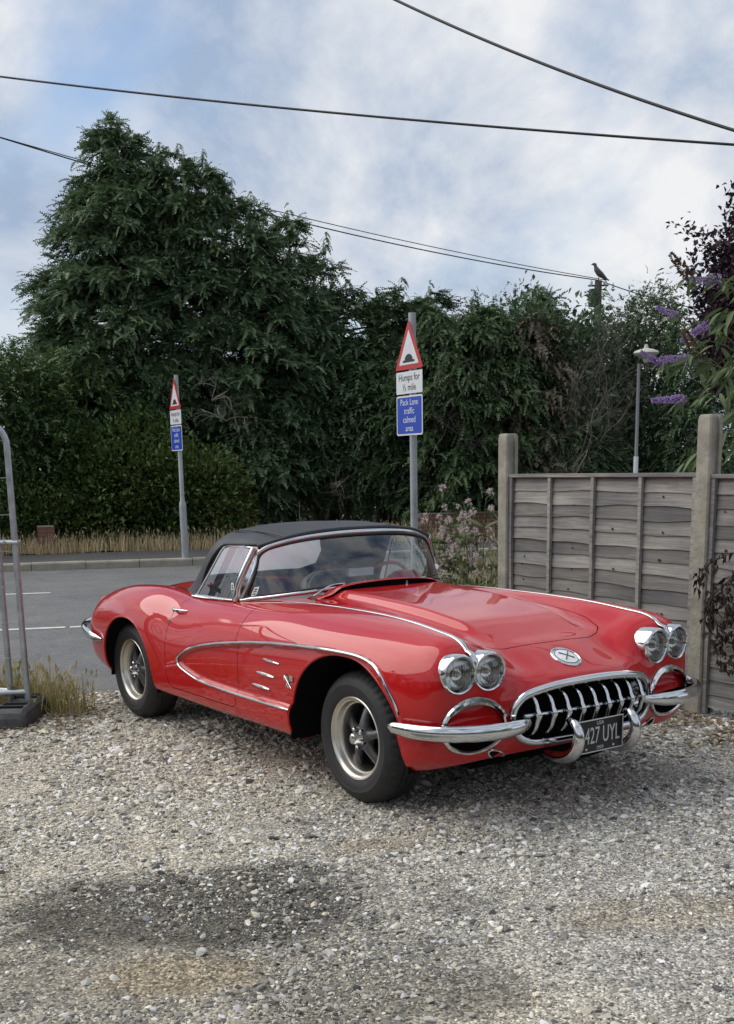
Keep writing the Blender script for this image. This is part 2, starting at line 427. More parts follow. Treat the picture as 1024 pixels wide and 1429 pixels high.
s_scoop = np.where(X > .5, sdf_poly(SCOOP, Y, Z), -1)
GAP = .0022
s_lamp = np.where(X > .58, np.maximum(.0865-np.hypot(Y-.714, Z-.729), .0865-np.hypot(Y-.551, Z-.727)), -1)
s_open = np.maximum.reduce([s_arch, s_cock])
def piece(S):
    return clip(BV, BF, S)
shell = np.minimum.reduce([-s_open, -s_scoop, -s_lamp, -s_hood-GAP, -s_door-GAP, -s_trunk-GAP])

car = empty('sports_car', (0, 0, 0))
tag(car, 'red two-seat convertible with black soft top and chrome bumpers parked on the gravel', 'car')
V_, F_ = mirror(*piece(shell))
mb = MB().add(V_, F_)
# rolled lips round the wheel arches
for poly, bv in ((ARCH_F, rec_bvh), (ARCH_R, rec_bvh)):
    pts = [(x, z) for x, z in poly[1:-1]]
    for sg in (1, -1):
        P = [(x, sg*(y_side(x, z, bv)-.006), z) for x, z in pts]
        P = [(P[0][0], P[0][1], .30)] + P[1:-1] + [(P[-1][0], P[-1][1], .30)]
        mb.tube(P, .0075, 8)
body = mb.build('body', 'red_paint', car, angle=50)
V_, F_ = mirror(*piece(np.minimum(s_hood-GAP, 1)))
hood = MB().add(V_, F_).build('hood', 'red_paint', car, angle=50)
V_, F_ = mirror(*piece(s_trunk-GAP))
MB().add(V_, F_).build('boot_lid', 'red_paint', car, angle=50)
Vd, Fd = piece(np.minimum(s_door-GAP, -s_open))
doors = {}
for sg in (1, -1):
    Vs = Vd*np.array([1, sg, 1])
    d = MB().add(Vs, Fd if sg > 0 else [f[::-1] for f in Fd]).build('door', 'red_paint', car, angle=50)
    doors[sg] = d
    # pull handle with its button, and the key lock below
    yh = y_side(-1.78, .803)
    h = MB()
    P = curve([(-1.862, sg*(yh+.002), .805), (-1.845, sg*(yh+.020), .806), (-1.79, sg*(yh+.026), .808), (-1.73, sg*(yh+.018), .809), (-1.69, sg*(yh+.000), .808)], 16)
    h.tube(P, np.interp(np.arange(16), [0, 3, 10, 15], [.008, .010, .009, .003]), 8, flat=(1, .8))
    h.tube([(-1.858, sg*(yh-.01), .787), (-1.858, sg*(yh+.014), .787)], .010, 10)
    h.build('handle', 'chrome', d)
    MB().tube([(-1.845, sg*(y_side(-1.845, .735)-.01), .735), (-1.845, sg*(y_side(-1.845, .735)+.006), .735)], .011, 12).build('lock', 'chrome', d)

# dark inner skin just behind the shut lines, the wheel wells and the underside
inner = MB()
for (cx, a, b, yin) in ((.022, .468, .452, .50), (-2.470, .405, .405, .50)):
    for sg in (1, -1):
        poly = arch_poly(cx, .30, a+.004, b+.004, 24)
        ring = np.array([[(x, sg*(min(y_side(x, max(z, .31), rec_bvh), .9)-.012), max(z, .26)) for x, z in poly],
                         [(x, sg*.60, max(z, .26)) for x, z in poly], [(x, sg*.46, max(z, .26)) for x, z in poly]])
        inner.grid(ring)
        wall = [(x, sg*.462, max(z, .26)) for x, z in poly]
        inner.add(wall, [tuple(range(len(wall)))])
inner.box((-3.30, -.45, .21), (.46, .45, .275))
inner.build('wheel_well', 'dark_cavity', car, smooth=False)
u = MB()
u.tube([(-.9, -.25, .19), (-2.9, -.28, .20), (-3.3, -.3, .24)], .03, 8)
u.tube([(0, -.70, .30), (0, .70, .30)], .035, 8); u.tube([(-2.591, -.72, .31), (-2.591, .72, .31)], .045, 8)
u.build('chassis', 'dark_cavity', car)

# ---------------------------------------------------------------- bright trim
for sg in (1, -1):
    tr = MB()
    k0 = [i for i, (x, z) in enumerate(cove_c) if not (z < .60 and x > -.47 and not x > .44) and not (x > .2 and z < .55)]
    # cut the closed cove outline where the wheel opening interrupts it
    pts = [tuple(cove_c[i]) for i in range(len(cove_c))]
    start = max(range(len(pts)), key=lambda i: pts[i][0]*10 - abs(pts[i][1]-.55))
    pts = pts[start:] + pts[:start]
    cut = []
    for x, z in pts:
        cut.append((x, z))
        if z < .43 and x > -.44: break
    P = np.array([(x, sg*(y_side(x, z)+.001), z) for x, z in cut])
    tr.tube(P, np.interp(np.arange(len(P)), [0, 6, len(P)-4, len(P)-1], [.005, .0075, .0070, .004]), 8)
    tr.build('cove_trim', 'chrome', car)
for sg in (1, -1):
    for (x0, z0, x1, z1) in ((-.700, .648, -.535, .641), (-.765, .571, -.590, .563), (-.820, .498, -.644, .491)):
        v = MB(); xs = np.linspace(x0, x1, 7); zs = np.linspace(z0, z1, 7)
        v.tube([(x, sg*(y_side(x, z, rec_bvh)+.002), z) for x, z in zip(xs, zs)], [.003, .007, .008, .008, .008, .007, .004], 8)
        v.build('cove_spear', 'chrome', car)
    # crossed flags
    e = MB(); cx, cz = -.445, .560; ye = y_side(cx, cz, rec_bvh)+.004
    def fp(dx, dz, o=0): return (cx+.78*dx, sg*(ye+o), cz+.78*dz)
    e.tube([fp(-.045, .035), fp(.035, -.038)], .003, 6); e.tube([fp(.045, .035), fp(-.035, -.038)], .003, 6)
    for s2 in (-1, 1):
        g = [[fp(s2*(.006+.052*a), .034-.034*b+.012*math.sin(3*a), .002*math.sin(6*a)) for a in np.linspace(0, 1, 6)] for b in np.linspace(0, 1, 4)]
        e.grid(g)
    e.tube([fp(-.02, -.012), fp(0, -.04), fp(.02, -.012)], .0035, 6)
    e.build('crossed_flags_emblem', 'chrome', car)
    # spear along the crest of the front fender, ending in a drop between the lamps
    xs = np.linspace(-.92, .655, 60); P = []
    for x in xs:
        y = np.interp(x, [-.92, -.75, -.4, 0, .28, .48, .62, .66], [.625, .605, .585, .585, .60, .615, .63, .632])
        P.append((x, sg*y, z_top(x, y)+.001))
    P += [(.690, sg*.633, .815), (.712, sg*.633, .785), (.715, sg*.633, .762)]
    rr = np.r_[np.interp(xs, [-.92, -.6, .3, .655], [.0015, .0045, .0085, .0115]), .013, .011, .004]
    MB().tube(P, rr, 8, flat=(1.25, .55)).build('fender_spear', 'chrome', car)

# ---------------------------------------------------------------- lamps
def lamp(y, z, x, tilt, outer, sg):
    """one headlamp: hooded bezel, reflector bowl and glass"""
    root = empty('headlight'); root.parent = car
    root.location = (x, y, z)
    # local frame: +Z forward
    Mr = Matrix.Rotation(R(90), 3, 'Y'); Mr = Matrix.Rotation(tilt, 3, 'Z') @ Mr
    root.rotation_euler = Mr.to_euler()
    b = MB(); n = 56
    prof = [(.091, -.085), (.0925, -.050), (.0925, -.018), (.090, -.002), (.0845, .005), (.0785, .003), (.0745, -.004), (.0725, -.014)]
    b.lathe(prof, n)
    Vv = b.v[0]
    # hood the upper rim forward (local -X is up here)
    upn = -Vv[:, 0]/.09
    Vv[:, 2] += np.where(Vv[:, 2] > -.02, .011*np.clip(upn, -.25, 1), 0)
    b.build('bezel', 'chrome', root)
    g = MB(); rs = np.linspace(0, 1, 9)
    g.lathe([(.0725*q+1e-4, -.008+.016*(1-q*q)) for q in rs][::-1], 40); g.build('lens', 'lens_glass', root)
    w = MB(); w.lathe([(.0725*q+1e-4, -.060+.052*q*q) for q in rs][::-1], 40); w.build('reflector_bowl', 'reflector', root)
    bb = MB(); bb.lathe([(.014, -.045), (.014, -.02), (.009, -.012), (1e-4, -.010)], 14); bb.build('bulb', 'white_enamel', root)
    rb = MB()
    for k in range(-4, 5):         # pressed flutes of the sealed beam glass
        xx = k*.014; hh = math.sqrt(max(.066**2-xx**2, 1e-6))
        zz = lambda q: -.0075+.016*(1-(q*q+xx*xx)/.00526)
        rb.tube([(q, xx, zz(q)) for q in np.linspace(-hh, hh, 9)], .0012, 5, cap=False)
    rb.build('lens_flutes', 'lens_glass', root)
    return root
for sg in (1, -1):
    lamp(sg*.714, .729, .703, sg*R(5), True, sg)
    lamp(sg*.551, .727, .714, sg*R(3), False, sg)
# housings that carry the bezels back into the fender
for sg in (1, -1):
    for y, zz in ((.714, .729), (.551, .727)):
        P = [(.50, sg*y*.985, zz-.005), (.57, sg*y, zz-.002), (.635, sg*y, zz)]
        MB().tube(P, [.070, .088, .0895], 40, up=(0, 0, 1)).build('headlight_pod', 'red_paint', car)

# ---------------------------------------------------------------- front end
GR = ctrl[-1]                                    # grille mouth, left half
mouth = np.concatenate([curve(GR, 60), (curve(GR, 60)*np.array([1, -1, 1]))[::-1][1:-1]])
gr = empty('grille'); gr.parent = car
g = MB(); wid = np.where(mouth[:, 2] > .55, .020, .017)
g.tube(mouth + np.array([.008, 0, 0]), wid, 10, closed=True)
g.build('surround', 'chrome', gr)
cen = mouth.mean(0)
def ring(s, dx, dz=0): 
    q = mouth.copy(); q[:, 1] = q[:, 1]*s; q[:, 2] = cen[2]+(q[:, 2]-cen[2])*s+dz; q[:, 0] += dx; return q
MB().grid(np.array([ring(.985, .004), ring(.95, -.02), ring(.90, -.055)]), close_v=True).build('inner_pan', 'chrome', gr)
c_ = MB(); c_.grid(np.array([ring(.90, -.055), ring(.88, -.16)]), close_v=True)
q = ring(.88, -.16); c_.add(q, [tuple(range(len(q)))]); c_.build('radiator_cavity', 'dark_cavity', gr)
for k in range(9):
    y = (k-4)*.0855; xb = .800-.22*y*y
    t = MB()
    zs = [.604, .585, .560, .535, .514, .500, .475, .445, .415]
    xo = [-.03, .006, .022, .030, .040, .034, .026, .012, -.02]
    ra = [.007, .0092, .0105, .0118, .0155, .0128, .0110, .0095, .007]
    t.tube(curve([(xb+o, y, z) for z, o in zip(zs, xo)], 25), np.interp(np.linspace(0, 8, 25), range(9), ra), 10, flat=(.9, 1.0), up=(1, 0, 0))
    t.build('tooth', 'chrome', gr)
bar = MB(); ys = np.linspace(-.40, .40, 41)
bar.tube([(.812-.22*y*y, y, .514) for y in ys], .0085, 8); bar.build('crossbar', 'chrome', gr)
# chrome rimmed scoops under the lamps
for sg in (1, -1):
    scp = empty('bumper_scoop'); scp.parent = car
    P = np.array([(x_front(y, z, rec_bvh), sg*y, z) for y, z in SCOOP])
    th = np.linspace(0, 2*np.pi, 48, endpoint=False)
    rad = .0105+.008*np.clip(np.sin(th), 0, 1)
    MB().tube(P+np.array([.004, 0, 0]), rad, 8, closed=True).build('rim', 'chrome', scp)
    Q = [P*np.array([1, 1, 1]) + np.array([-d, 0, 0]) for d in (0, .05, .11)]
    c0 = P.mean(0)
    for i, s_ in enumerate((1, .93, .8)): Q[i] = np.stack([Q[i][:, 0], c0[1]+(Q[i][:, 1]-c0[1])*s_, c0[2]+(Q[i][:, 2]-c0[2])*s_], 1)
    m_ = MB().grid(np.array(Q), close_v=True); m_.add(Q[2], [tuple(range(48))]); m_.build('recess', 'dark_cavity', scp)
    up_ = [Q[1][i]*.30+Q[0][i]*.70 for i in range(48) if math.sin(th[i]) > -.01 and i < 25]; MB().add(up_, [tuple(range(len(up_)))]).build('recess_panel', 'red_paint', scp, smooth=False)
    lo_ = MB(); cy_, cz_ = .50, .336
    el = [(x_front(cy_+.052*math.cos(a), cz_+.022*math.sin(a)+.02*math.cos(a))+.002, sg*(cy_+.052*math.cos(a)), cz_+.022*math.sin(a)+.02*math.cos(a)) for a in np.linspace(0, 2*np.pi, 24, endpoint=False)]
    lo_.tube(el, .005, 6, closed=True).build('brake_duct_rim', 'chrome', car)
    MB().add(np.array(el)+np.array([.0015, 0, 0]), [tuple(range(24))]).build('brake_duct', 'dark_cavity', car)
    # bumper: pointed inner end, swells, then wraps the corner
    P = curve([(.765, sg*.355, .494), (.815, sg*.415, .491), (.848, sg*.52, .488), (.835, sg*.66, .487), (.778, sg*.785, .488), (.69, sg*.875, .489), (.58, sg*.922, .491), (.475, sg*.938, .494)], 60)
    rb = np.interp(np.linspace(0, 1, 60), [0, .06, .16, .35, .6, .85, .97, 1], [.006, .020, .031, .036, .035, .031, .024, .010])
    bu = MB().tube(P, rb, 18, flat=(.72, 1.05), up=(0, 0, 1)).build('front_bumper', 'chrome', car)
    MB().tube([(.84, sg*.54, .488), (.66, sg*.52, .47)], .012, 8).build('bracket', 'dark_cavity', bu); MB().tube([(.70, sg*.85, .489), (.58, sg*.80, .48)], .012, 8).build('bracket', 'dark_cavity', bu)
    # bumper guard: crescent hung below the grille
    P = curve([(.835, sg*.185, .474), (.882, sg*.186, .462), (.908, sg*.187, .425), (.908, sg*.187, .375), (.880, sg*.187, .327), (.825, sg*.186, .298), (.755, sg*.184, .288), (.69, sg*.183, .297)], 44)
    rb = np.interp(np.linspace(0, 1, 44), [0, .05, .2, .5, .8, .95, 1], [.009, .019, .026, .032, .029, .019, .009])
    MB().tube(P, rb, 18, flat=(.95, 1.0), up=(0, 1, 0)).build('bumper_guard', 'chrome', car)
    # rear quarter bumper
    P = curve([(-2.865, sg*.905, .515), (-2.95, sg*.918, .520), (-3.10, sg*.905, .532), (-3.26, sg*.868, .545), (-3.40, sg*.79, .555), (-3.50, sg*.68, .56), (-3.57, sg*.52, .56)], 50)
    rb = np.interp(np.linspace(0, 1, 50), [0, .08, .3, .8, 1], [.006, .024, .036, .036, .02])
    MB().tube(P, rb, 14, flat=(.6, 1.05), up=(0, 0, 1)).build('rear_bumper', 'chrome', car)
    tl = MB(); tl.tube([(-3.40, sg*.60, .70), (-3.475, sg*.60, .69), (-3.495, sg*.60, .685)], [.05, .05, .03], 20); tl.build('tail_light', 'red_vinyl', car)

# registration plate
pl = empty('registration_plate'); pl.parent = car
px_, w_, h_, zc_ = .862, .305, .152, .385
p = MB(); p.box((px_-.006, -w_/2, zc_-h_/2), (px_, w_/2, zc_+h_/2)); p.build('plate', 'plate_black', pl, smooth=False)
p = MB(); c4 = [(px_+.001, -w_/2, zc_-h_/2), (px_+.001, w_/2, zc_-h_/2), (px_+.001, w_/2, zc_+h_/2), (px_+.001, -w_/2, zc_+h_/2)]
for i in range(4): p.tube([c4[i], c4[(i+1) % 4]], .0028, 6)
p.build('rim', 'plate_silver', pl)
def plate_text(name, s, size, y, z, sx=1.0):
    Mx = Matrix(((0, 0, 1, px_+.0015), (1, 0, 0, y), (0, 1, 0, z), (0, 0, 0, 1)))
    return text_mesh(name, s, size, 'plate_silver', pl, Mx, .0012, sx=sx)
tm = plate_text('characters', '427 UYL', .112, .016, zc_-.002, .575)
plate_text('state_lettering', 'USA', .026, 0, zc_+.058)
plate_text('year_lettering', '1959', .024, 0, zc_-.060)
for y in (-.09, .09):
    p = MB(); p.tube([(px_-.004, y, zc_-.060), (px_+.004, y, zc_-.060)], .006, 10); p.build('bolt', 'plate_silver', pl)

# round badge on the nose
bd = empty('nose_badge'); bd.parent = car
ez = Vector((.62, 0, .78)).normalized()
zb = z_top(.632, 0)
bd.location = (.632, 0, zb)
h1, h2 = z_top(.60, 0), z_top(.664, 0)
nrm = Vector((h1-h2, 0, .064)).normalized()
bd.rotation_euler = nrm.to_track_quat('Z', 'Y').to_euler()
m_ = MB(); m_.lathe([(.079, -.012), (.079, .004), (.075, .008), (.070, .008), (.066, .004)], 48); m_.build('badge_ring', 'chrome', bd)
m_ = MB(); m_.lathe([(.067, .004), (.05, .008), (.02, .010), (1e-4, .0105)], 48); m_.build('badge_face', 'white_enamel', bd)
m_ = MB()
m_.tube([(-.028, -.03, .012), (.03, .026, .012)], .0025, 6); m_.tube([(-.028, .03, .012), (.03, -.026, .012)], .0025, 6)
m_.build('badge_flags', 'spoke_grey', bd)
m_ = MB(); a = np.linspace(0, 2*np.pi, 40, endpoint=False); m_.tube([(.060*math.cos(t), .060*math.sin(t), .007) for t in a], .0018, 5, closed=True); m_.build('badge_circle', 'spoke_grey', bd)

# ---------------------------------------------------------------- wheels
RT = .329
def tyre_mesh():
    prof = [(.200, -.012), (.206, -.002), (.212, .006), (.225, .012), (.243, .0165), (.262, .0170), (.266, .0185), (.270, .0170), (.290, .011), (.305, .000), (.314, -.010), (.321, -.020), (.3265, -.030),
            (.329, -.045), (.3295, -.060), (.322, -.062), (.322, -.068), (.330, -.070), (.330, -.094), (.322, -.096), (.322, -.102), (.330, -.104), (.330, -.128), (.322, -.130), (.322, -.136), (.3295, -.138), (.328, -.160), (.322, -.178), (.305, -.198), (.262, -.212), (.215, -.200), (.200, -.188)]
    n = 144
    m = MB().lathe(prof, n)
    V = m.v[0].reshape(len(prof), n, 3)
    for i, (r, h) in enumerate(prof):
        if 9 <= i <= 13 or 25 <= i <= 27:
            k = np.arange(n) % 3 == 0
            V[i, k, :2] *= .978 if i > 9 else .988
        if i in (17, 18, 21, 22):
            k = (np.arange(n) + i) % 4 == 0
            V[i, k, :2] *= .985
    me = m.mesh('tyre', 'tyre_rubber'); me.set_sharp_from_angle(angle=R(28)); return me
TY = tyre_mesh()
RIM = MB().lathe([(.204, -.014), (.2085, -.004), (.2085, .002), (.205, .0055), (.200, .004), (.196, -.004), (.190, -.008), (.186, -.009), (.1835, -.014), (.182, -.030), (.178, -.036), (.172, -.038), (.1695, -.044), (.167, -.075), (.165, -.16), (.20, -.19)], 96).mesh('rim', 'aluminium_lip', angle=35)
def spokes():
    m = MB()
    if True:
        a = 0.0
        rs = np.array([.030, .055, .085, .115, .145, .168]); w = np.array([.030, .027, .020, .0205, .026, .036]); h = np.array([-.028, -.030, -.038, -.050, -.064, -.076]); dp = np.array([.04, .04, .034, .03, .026, .02])
        rows = []
        for r, ww, hh, d in zip(rs, w, h, dp):
            sec = [(-ww, hh-d), (-ww, hh-.010), (-ww*.55, hh-.001), (0, hh+.002), (ww*.55, hh-.001), (ww, hh-.010), (ww, hh-d)]
            rows.append([(r*math.cos(a)-q*math.sin(a), r*math.sin(a)+q*math.cos(a), zz) for q, zz in sec])
        m.grid(rows)
    return m.mesh('spoke', 'spoke_grey', angle=50)
SPK = spokes()
CEN = MB().lathe([(.060, -.075), (.060, -.034), (.056, -.028), (.034, -.026), (.030, -.024), (1e-4, -.024)], 40).mesh('wheel_centre', 'spoke_grey', angle=40)
DRM = MB().lathe([(.166, -.120), (.14, -.105), (.06, -.10), (1e-4, -.10)], 48).mesh('brake_drum', 'dark_cavity')
CAP = MB().lathe([(.034, -.028), (.033, -.018), (.030, -.012), (.0285, .010), (.026, .018), (.018, .023), (1e-4, .025)], 32).mesh('hub_cap', 'chrome', angle=40)
NUT = MB().tube([(.047, 0, -.03), (.047, 0, -.010), (.047, 0, -.004)], [.0105, .0105, .006], 6).mesh('lug_nut', 'chrome', angle=30)
def wheel(x, y, spin):
    w = empty('wheel'); w.parent = car
    w.location = (x, y, RT)
    w.rotation_euler = (R(90) if y < 0 else R(-90), 0, 0)
    for nm, me in (('tyre', TY), ('rim', RIM), ('wheel_centre', CEN), ('brake_drum', DRM), ('hub_cap', CAP)):
        o = link(nm, me, w); o.rotation_euler = (0, 0, spin)
    for k in range(5):
        o = link('spoke', SPK, w); o.rotation_euler = (0, 0, spin+k*2*math.pi/5)
        o = link('lug_nut', NUT, w); o.rotation_euler = (0, 0, spin+R(36)+k*2*math.pi/5)
wheel(0, -.794, R(17)); wheel(-2.591, -.806, R(5)); wheel(0, .794, R(40)); wheel(-2.591, .806, R(60))

# ---------------------------------------------------------------- soft top
TS = np.array([
 [(-1.070,0,1.270),(-1.078,.22,1.266),(-1.115,.42,1.243),(-1.165,.54,1.213),(-1.200,.605,1.190),(-1.24,.66,1.05),(-1.27,.70,.885)],
 [(-1.30,0,1.297),(-1.30,.22,1.292),(-1.31,.42,1.268),(-1.32,.55,1.234),(-1.33,.618,1.190),(-1.35,.668,1.05),(-1.37,.702,.88)],
 [(-1.60,0,1.306),(-1.60,.22,1.300),(-1.60,.42,1.275),(-1.60,.55,1.238),(-1.60,.618,1.185),(-1.60,.665,1.04),(-1.60,.698,.875)],
 [(-1.84,0,1.285),(-1.83,.22,1.279),(-1.81,.42,1.252),(-1.79,.54,1.210),(-1.785,.605,1.150),(-1.79,.653,1.02),(-1.80,.690,.870)],
 [(-2.08,0,1.215),(-2.07,.22,1.206),(-2.02,.41,1.170),(-1.97,.52,1.115),(-1.945,.582,1.055),(-1.94,.635,.965),(-1.95,.675,.865)],
 [(-2.32,0,1.060),(-2.30,.22,1.050),(-2.21,.40,1.025),(-2.13,.50,.990),(-2.075,.56,.955),(-2.05,.61,.910),(-2.05,.652,.862)],
 [(-2.50,0,.890),(-2.48,.22,.885),(-2.37,.42,.875),(-2.27,.52,.870),(-2.19,.585,.868),(-2.15,.62,.865),(-2.13,.648,.862)]], float)
ta = np.r_[0, np.cumsum(np.linalg.norm(np.diff(TS, axis=0), axis=2).mean(1))]
tb = np.r_[0, np.cumsum(np.linalg.norm(np.diff(TS, axis=1), axis=2).mean(0))]
T1 = spline(ta, TS, np.linspace(0, ta[-1], 90)); T1 = np.transpose(spline(tb, np.transpose(T1, (1, 0, 2)), np.linspace(0, tb[-1], 70)), (1, 0, 2))
T1[:, 0, 1] = 0
# faint sag between the bows
TVx, TVy, TVz = T1[..., 0], T1[..., 1], T1[..., 2]
T1[..., 2] -= .006*np.sin((TVx+1.1)*9.5)**2*sstep(1.1, 1.25, TVz)
T1[..., 1] -= .006*np.sin(TVx*14+TVz*9)*sstep(1.2, 1.0, TVz)*sstep(-1.75, -1.95, TVx)
TV = T1.reshape(-1, 3); n_ = T1.shape[1]
TF = [(i*n_+j, i*n_+j+1, (i+1)*n_+j+1, (i+1)*n_+j) for i in range(T1.shape[0]-1) for j in range(n_-1)]
WIN = [(-.9,.7),(-1.87,.7),(-1.845,.86),(-1.63,1.165),(-1.60,1.185),(-1.55,1.193),(-1.3,1.200),(-.9,1.205)]
s_win = np.where(TV[:, 1] > .5, sdf_poly(WIN, TV[:, 0], TV[:, 2]), -1)
s_rw = np.where(TV[:, 0] < -1.95, sdf_poly([(-.1, .93), (.36, .945), (.43, .985), (.42, 1.08), (.37, 1.16), (.28, 1.20), (-.1, 1.215)], TV[:, 1], TV[:, 2]), -1)
V_, F_ = mirror(*clip(TV, TF, np.minimum(-s_win, -s_rw)))
top = MB().add(V_, F_).build('soft_top', 'soft_top_vinyl', car)
sol = top.modifiers.new('thickness', 'SOLIDIFY'); sol.thickness = .010; sol.offset = 1 if False else -1
V_, F_ = mirror(*clip(TV, TF, s_rw)); MB().add(V_, F_).build('rear_window', 'cloudy_plastic', top)
top_bvh = BVHTree.FromPolygons([tuple(v) for v in TV], TF)
def y_top(x, z, d=.66):
    h = top_bvh.ray_cast(Vector((x, 3, z)), Vector((0, -1, 0)))[0]
    return h.y if h else d
for sg in (1, -1):
    hem = MB()
    edge = [(-1.845,.865),(-1.63,1.168),(-1.60,1.188),(-1.55,1.196),(-1.3,1.203),(-1.21,1.206)]
    E_ = curve([(x, sg*(y_top(x, z)+.003), z) for x, z in edge], 40)
    hem.tube(E_, .009, 8).build('window_seal', 'rubber_seal', top)
    sm = MB(); sm.tube(curve([(-1.13, sg*.46, 1.245), (-1.4, sg*.475, 1.268), (-1.7, sg*.475, 1.258), (-1.85, sg*.47, 1.222), (-2.0, sg*.48, 1.145), (-2.13, sg*.50, .995)], 40), .0045, 6); sm.build('seam', 'soft_top_vinyl', top)
hb = MB(); hx = [(-1.062,0,1.262),(-1.070,.22,1.258),(-1.107,.42,1.235),(-1.157,.54,1.205),(-1.195,.61,1.182)]
HL = curve(hx, 30); HLf = np.concatenate([(HL*np.array([1,-1,1]))[::-1], HL[1:]])
hb.tube(HLf+np.array([-.012, 0, .012]), .016, 10).build('front_bow', 'soft_top_vinyl', top)

# ---------------------------------------------------------------- windscreen
base = curve([(-.865,0,.972),(-.873,.18,.969),(-.910,.36,.956),(-.985,.51,.938),(-1.09,.615,.920),(-1.19,.672,.906),(-1.268,.70,.897)], 40)
head = curve([(-1.060,0,1.256),(-1.066,.15,1.254),(-1.085,.30,1.245),(-1.115,.42,1.230),(-1.155,.515,1.208),(-1.190,.580,1.180),(-1.212,.610,1.150)], 40)
rows = []
for q in np.linspace(0, 1, 22):
    p = base*(1-q)+head*q
    p[:, 0] += .028*math.sin(math.pi*q)          # slight belly
    rows.append(p)
rows = np.array(rows)
W_full = np.concatenate([(rows*np.array([1,-1,1]))[:, ::-1], rows[:, 1:]], 1)
ws = empty('windscreen'); ws.parent = car
MB().grid(W_full).build('glass', 'windscreen_glass', ws)
border = np.concatenate([W_full[0], W_full[1:, -1], W_full[-1][::-1][1:], W_full[::-1][1:-1, 0]])
bo = loop_curve(border[::3], 260)
wr = .0115+.006*(bo[:, 2] > 1.15)
MB().tube(bo, wr, 10, closed=True, flat=(1, 1)).build('frame', 'chrome', ws)
for sg in (1, -1):
    po = curve([(-1.30, sg*.712, .890), (-1.283, sg*.706, .96), (-1.258, sg*.680, 1.05), (-1.235, sg*.648, 1.13), (-1.222, sg*.622, 1.188)], 20)
    MB().tube(po, [.024]*3+[.020]*17, 10).build('post', 'chrome', ws)
    We = W_full[:, -1] if sg > 0 else W_full[:, 0]
    MB().grid(np.array([We+np.array([-.004, sg*.004, 0]), curve(po, 22)])).build('post_cover', 'chrome', ws)
def shield(parent, c, ux, uz):
    c, ux, uz = map(np.array, (c, ux, uz))
    pts = [(-.017, .03), (.017, .03), (.019, -.012), (.012, -.03), (-.012, -.03), (-.019, -.012)]
    MB().add([c+ux*a+uz*b for a, b in pts], [tuple(range(6))]).build('decal', 'white_paper', parent, smooth=False)
    for k in (-.014, .002, .016):
        MB().add([c+ux*a+uz*b+np.array([0, -.0015, 0]) for a, b in ((-.010, k-.004), (.010, k-.004), (.010, k+.004), (-.010, k+.004))], [(0, 1, 2, 3)]).build('decal_print', 'spoke_grey', parent, smooth=False)
pS = W_full[3, 4]; uX = W_full[3, 6]-W_full[3, 4]; uZ = W_full[6, 4]-W_full[3, 4]
uX = uX/np.linalg.norm(uX); uZ = uZ/np.linalg.norm(uZ)
gk = loop_curve(np.concatenate([W_full[1, 2:-2], W_full[2:-2, -2], W_full[-2][::-1][2:-2], W_full[::-1][2:-2, 1]])[::3], 240)
MB().tube(gk+np.array([.004, 0, 0]), .0075, 8, closed=True).build('gasket', 'rubber_seal', ws)
shield(ws, pS+np.array([.002, -.004, 0]), uX, uZ)

# side windows
for sg in (1, -1):
    sw = empty('side_window'); sw.parent = car
    def wp(x, z): return np.array((x, sg*(.703-.082*(z-.89)/.30), z))
    out = [(-1.315,.892),(-1.305,.93),(-1.285,.985),(-1.262,1.05),(-1.240,1.12),(-1.222,1.185),(-1.35,1.192),(-1.53,1.188),(-1.58,1.178),(-1.605,1.155),(-1.70,1.02),(-1.80,.885),(-1.6,.886)]
    MB().add([wp(x, z) for x, z in out], [tuple(range(len(out)))]).build('glass', 'windscreen_glass', sw, smooth=False)
    fr = [(-1.82,.884),(-1.6,.886),(-1.40,.889),(-1.325,.897),(-1.305,.93),(-1.285,.985),(-1.262,1.05),(-1.240,1.12),(-1.228,1.175),(-1.245,1.186),(-1.35,1.190),(-1.53,1.186),(-1.575,1.176),(-1.605,1.15),(-1.70,1.015),(-1.80,.88)]
    q = np.array([wp(x, z) for x, z in fr])
    MB().tube(q, .0065, 8).build('frame', 'chrome', sw)
    if sg < 0: shield(sw, wp(-1.375, .955)+np.array([0, -.004, 0]), (1, 0, 0), (0, .0, 1))
    # polished capping along the top of the door
    MB().tube([(x, sg*(.712), z_top(x, .70)+.006) for x in np.linspace(-1.84, -1.32, 14)], .007, 8, flat=(1.4, .8)).build('belt_capping', 'chrome', doors[sg])

# cowl intake: raised lip over a dark slot
lipc = [(-.765, 0), (-.775, .2), (-.80, .38), (-.83, .46)]
L = curve([(x, y, 0) for x, y in lipc], 24); L = np.concatenate([(L*np.array([1,-1,1]))[::-1], L[1:]])
lz = np.array([z_top(x, abs(y)) for x, y, _ in L]); hgt = .042*np.clip(1-(np.abs(L[:, 1])/.47)**3, 0.05, 1)
mk = MB()
mk.grid(np.array([np.c_[L[:, 0]-.10, L[:, 1], lz+hgt*.55-.006], np.c_[L[:, 0]-.05, L[:, 1], lz+hgt*.95], np.c_[L[:, 0], L[:, 1], lz+hgt], np.c_[L[:, 0]+.006, L[:, 1], lz+hgt-.005], np.c_[L[:, 0]-.004, L[:, 1], lz+hgt-.009]]))
cv = mk.build('cowl_vent', 'red_paint', car)
MB().grid(np.array([np.c_[L[:, 0]-.012, L[:, 1], lz+hgt-.009], np.c_[L[:, 0]-.018, L[:, 1], lz-.004]])).build('cowl_slot', 'dark_cavity', cv)
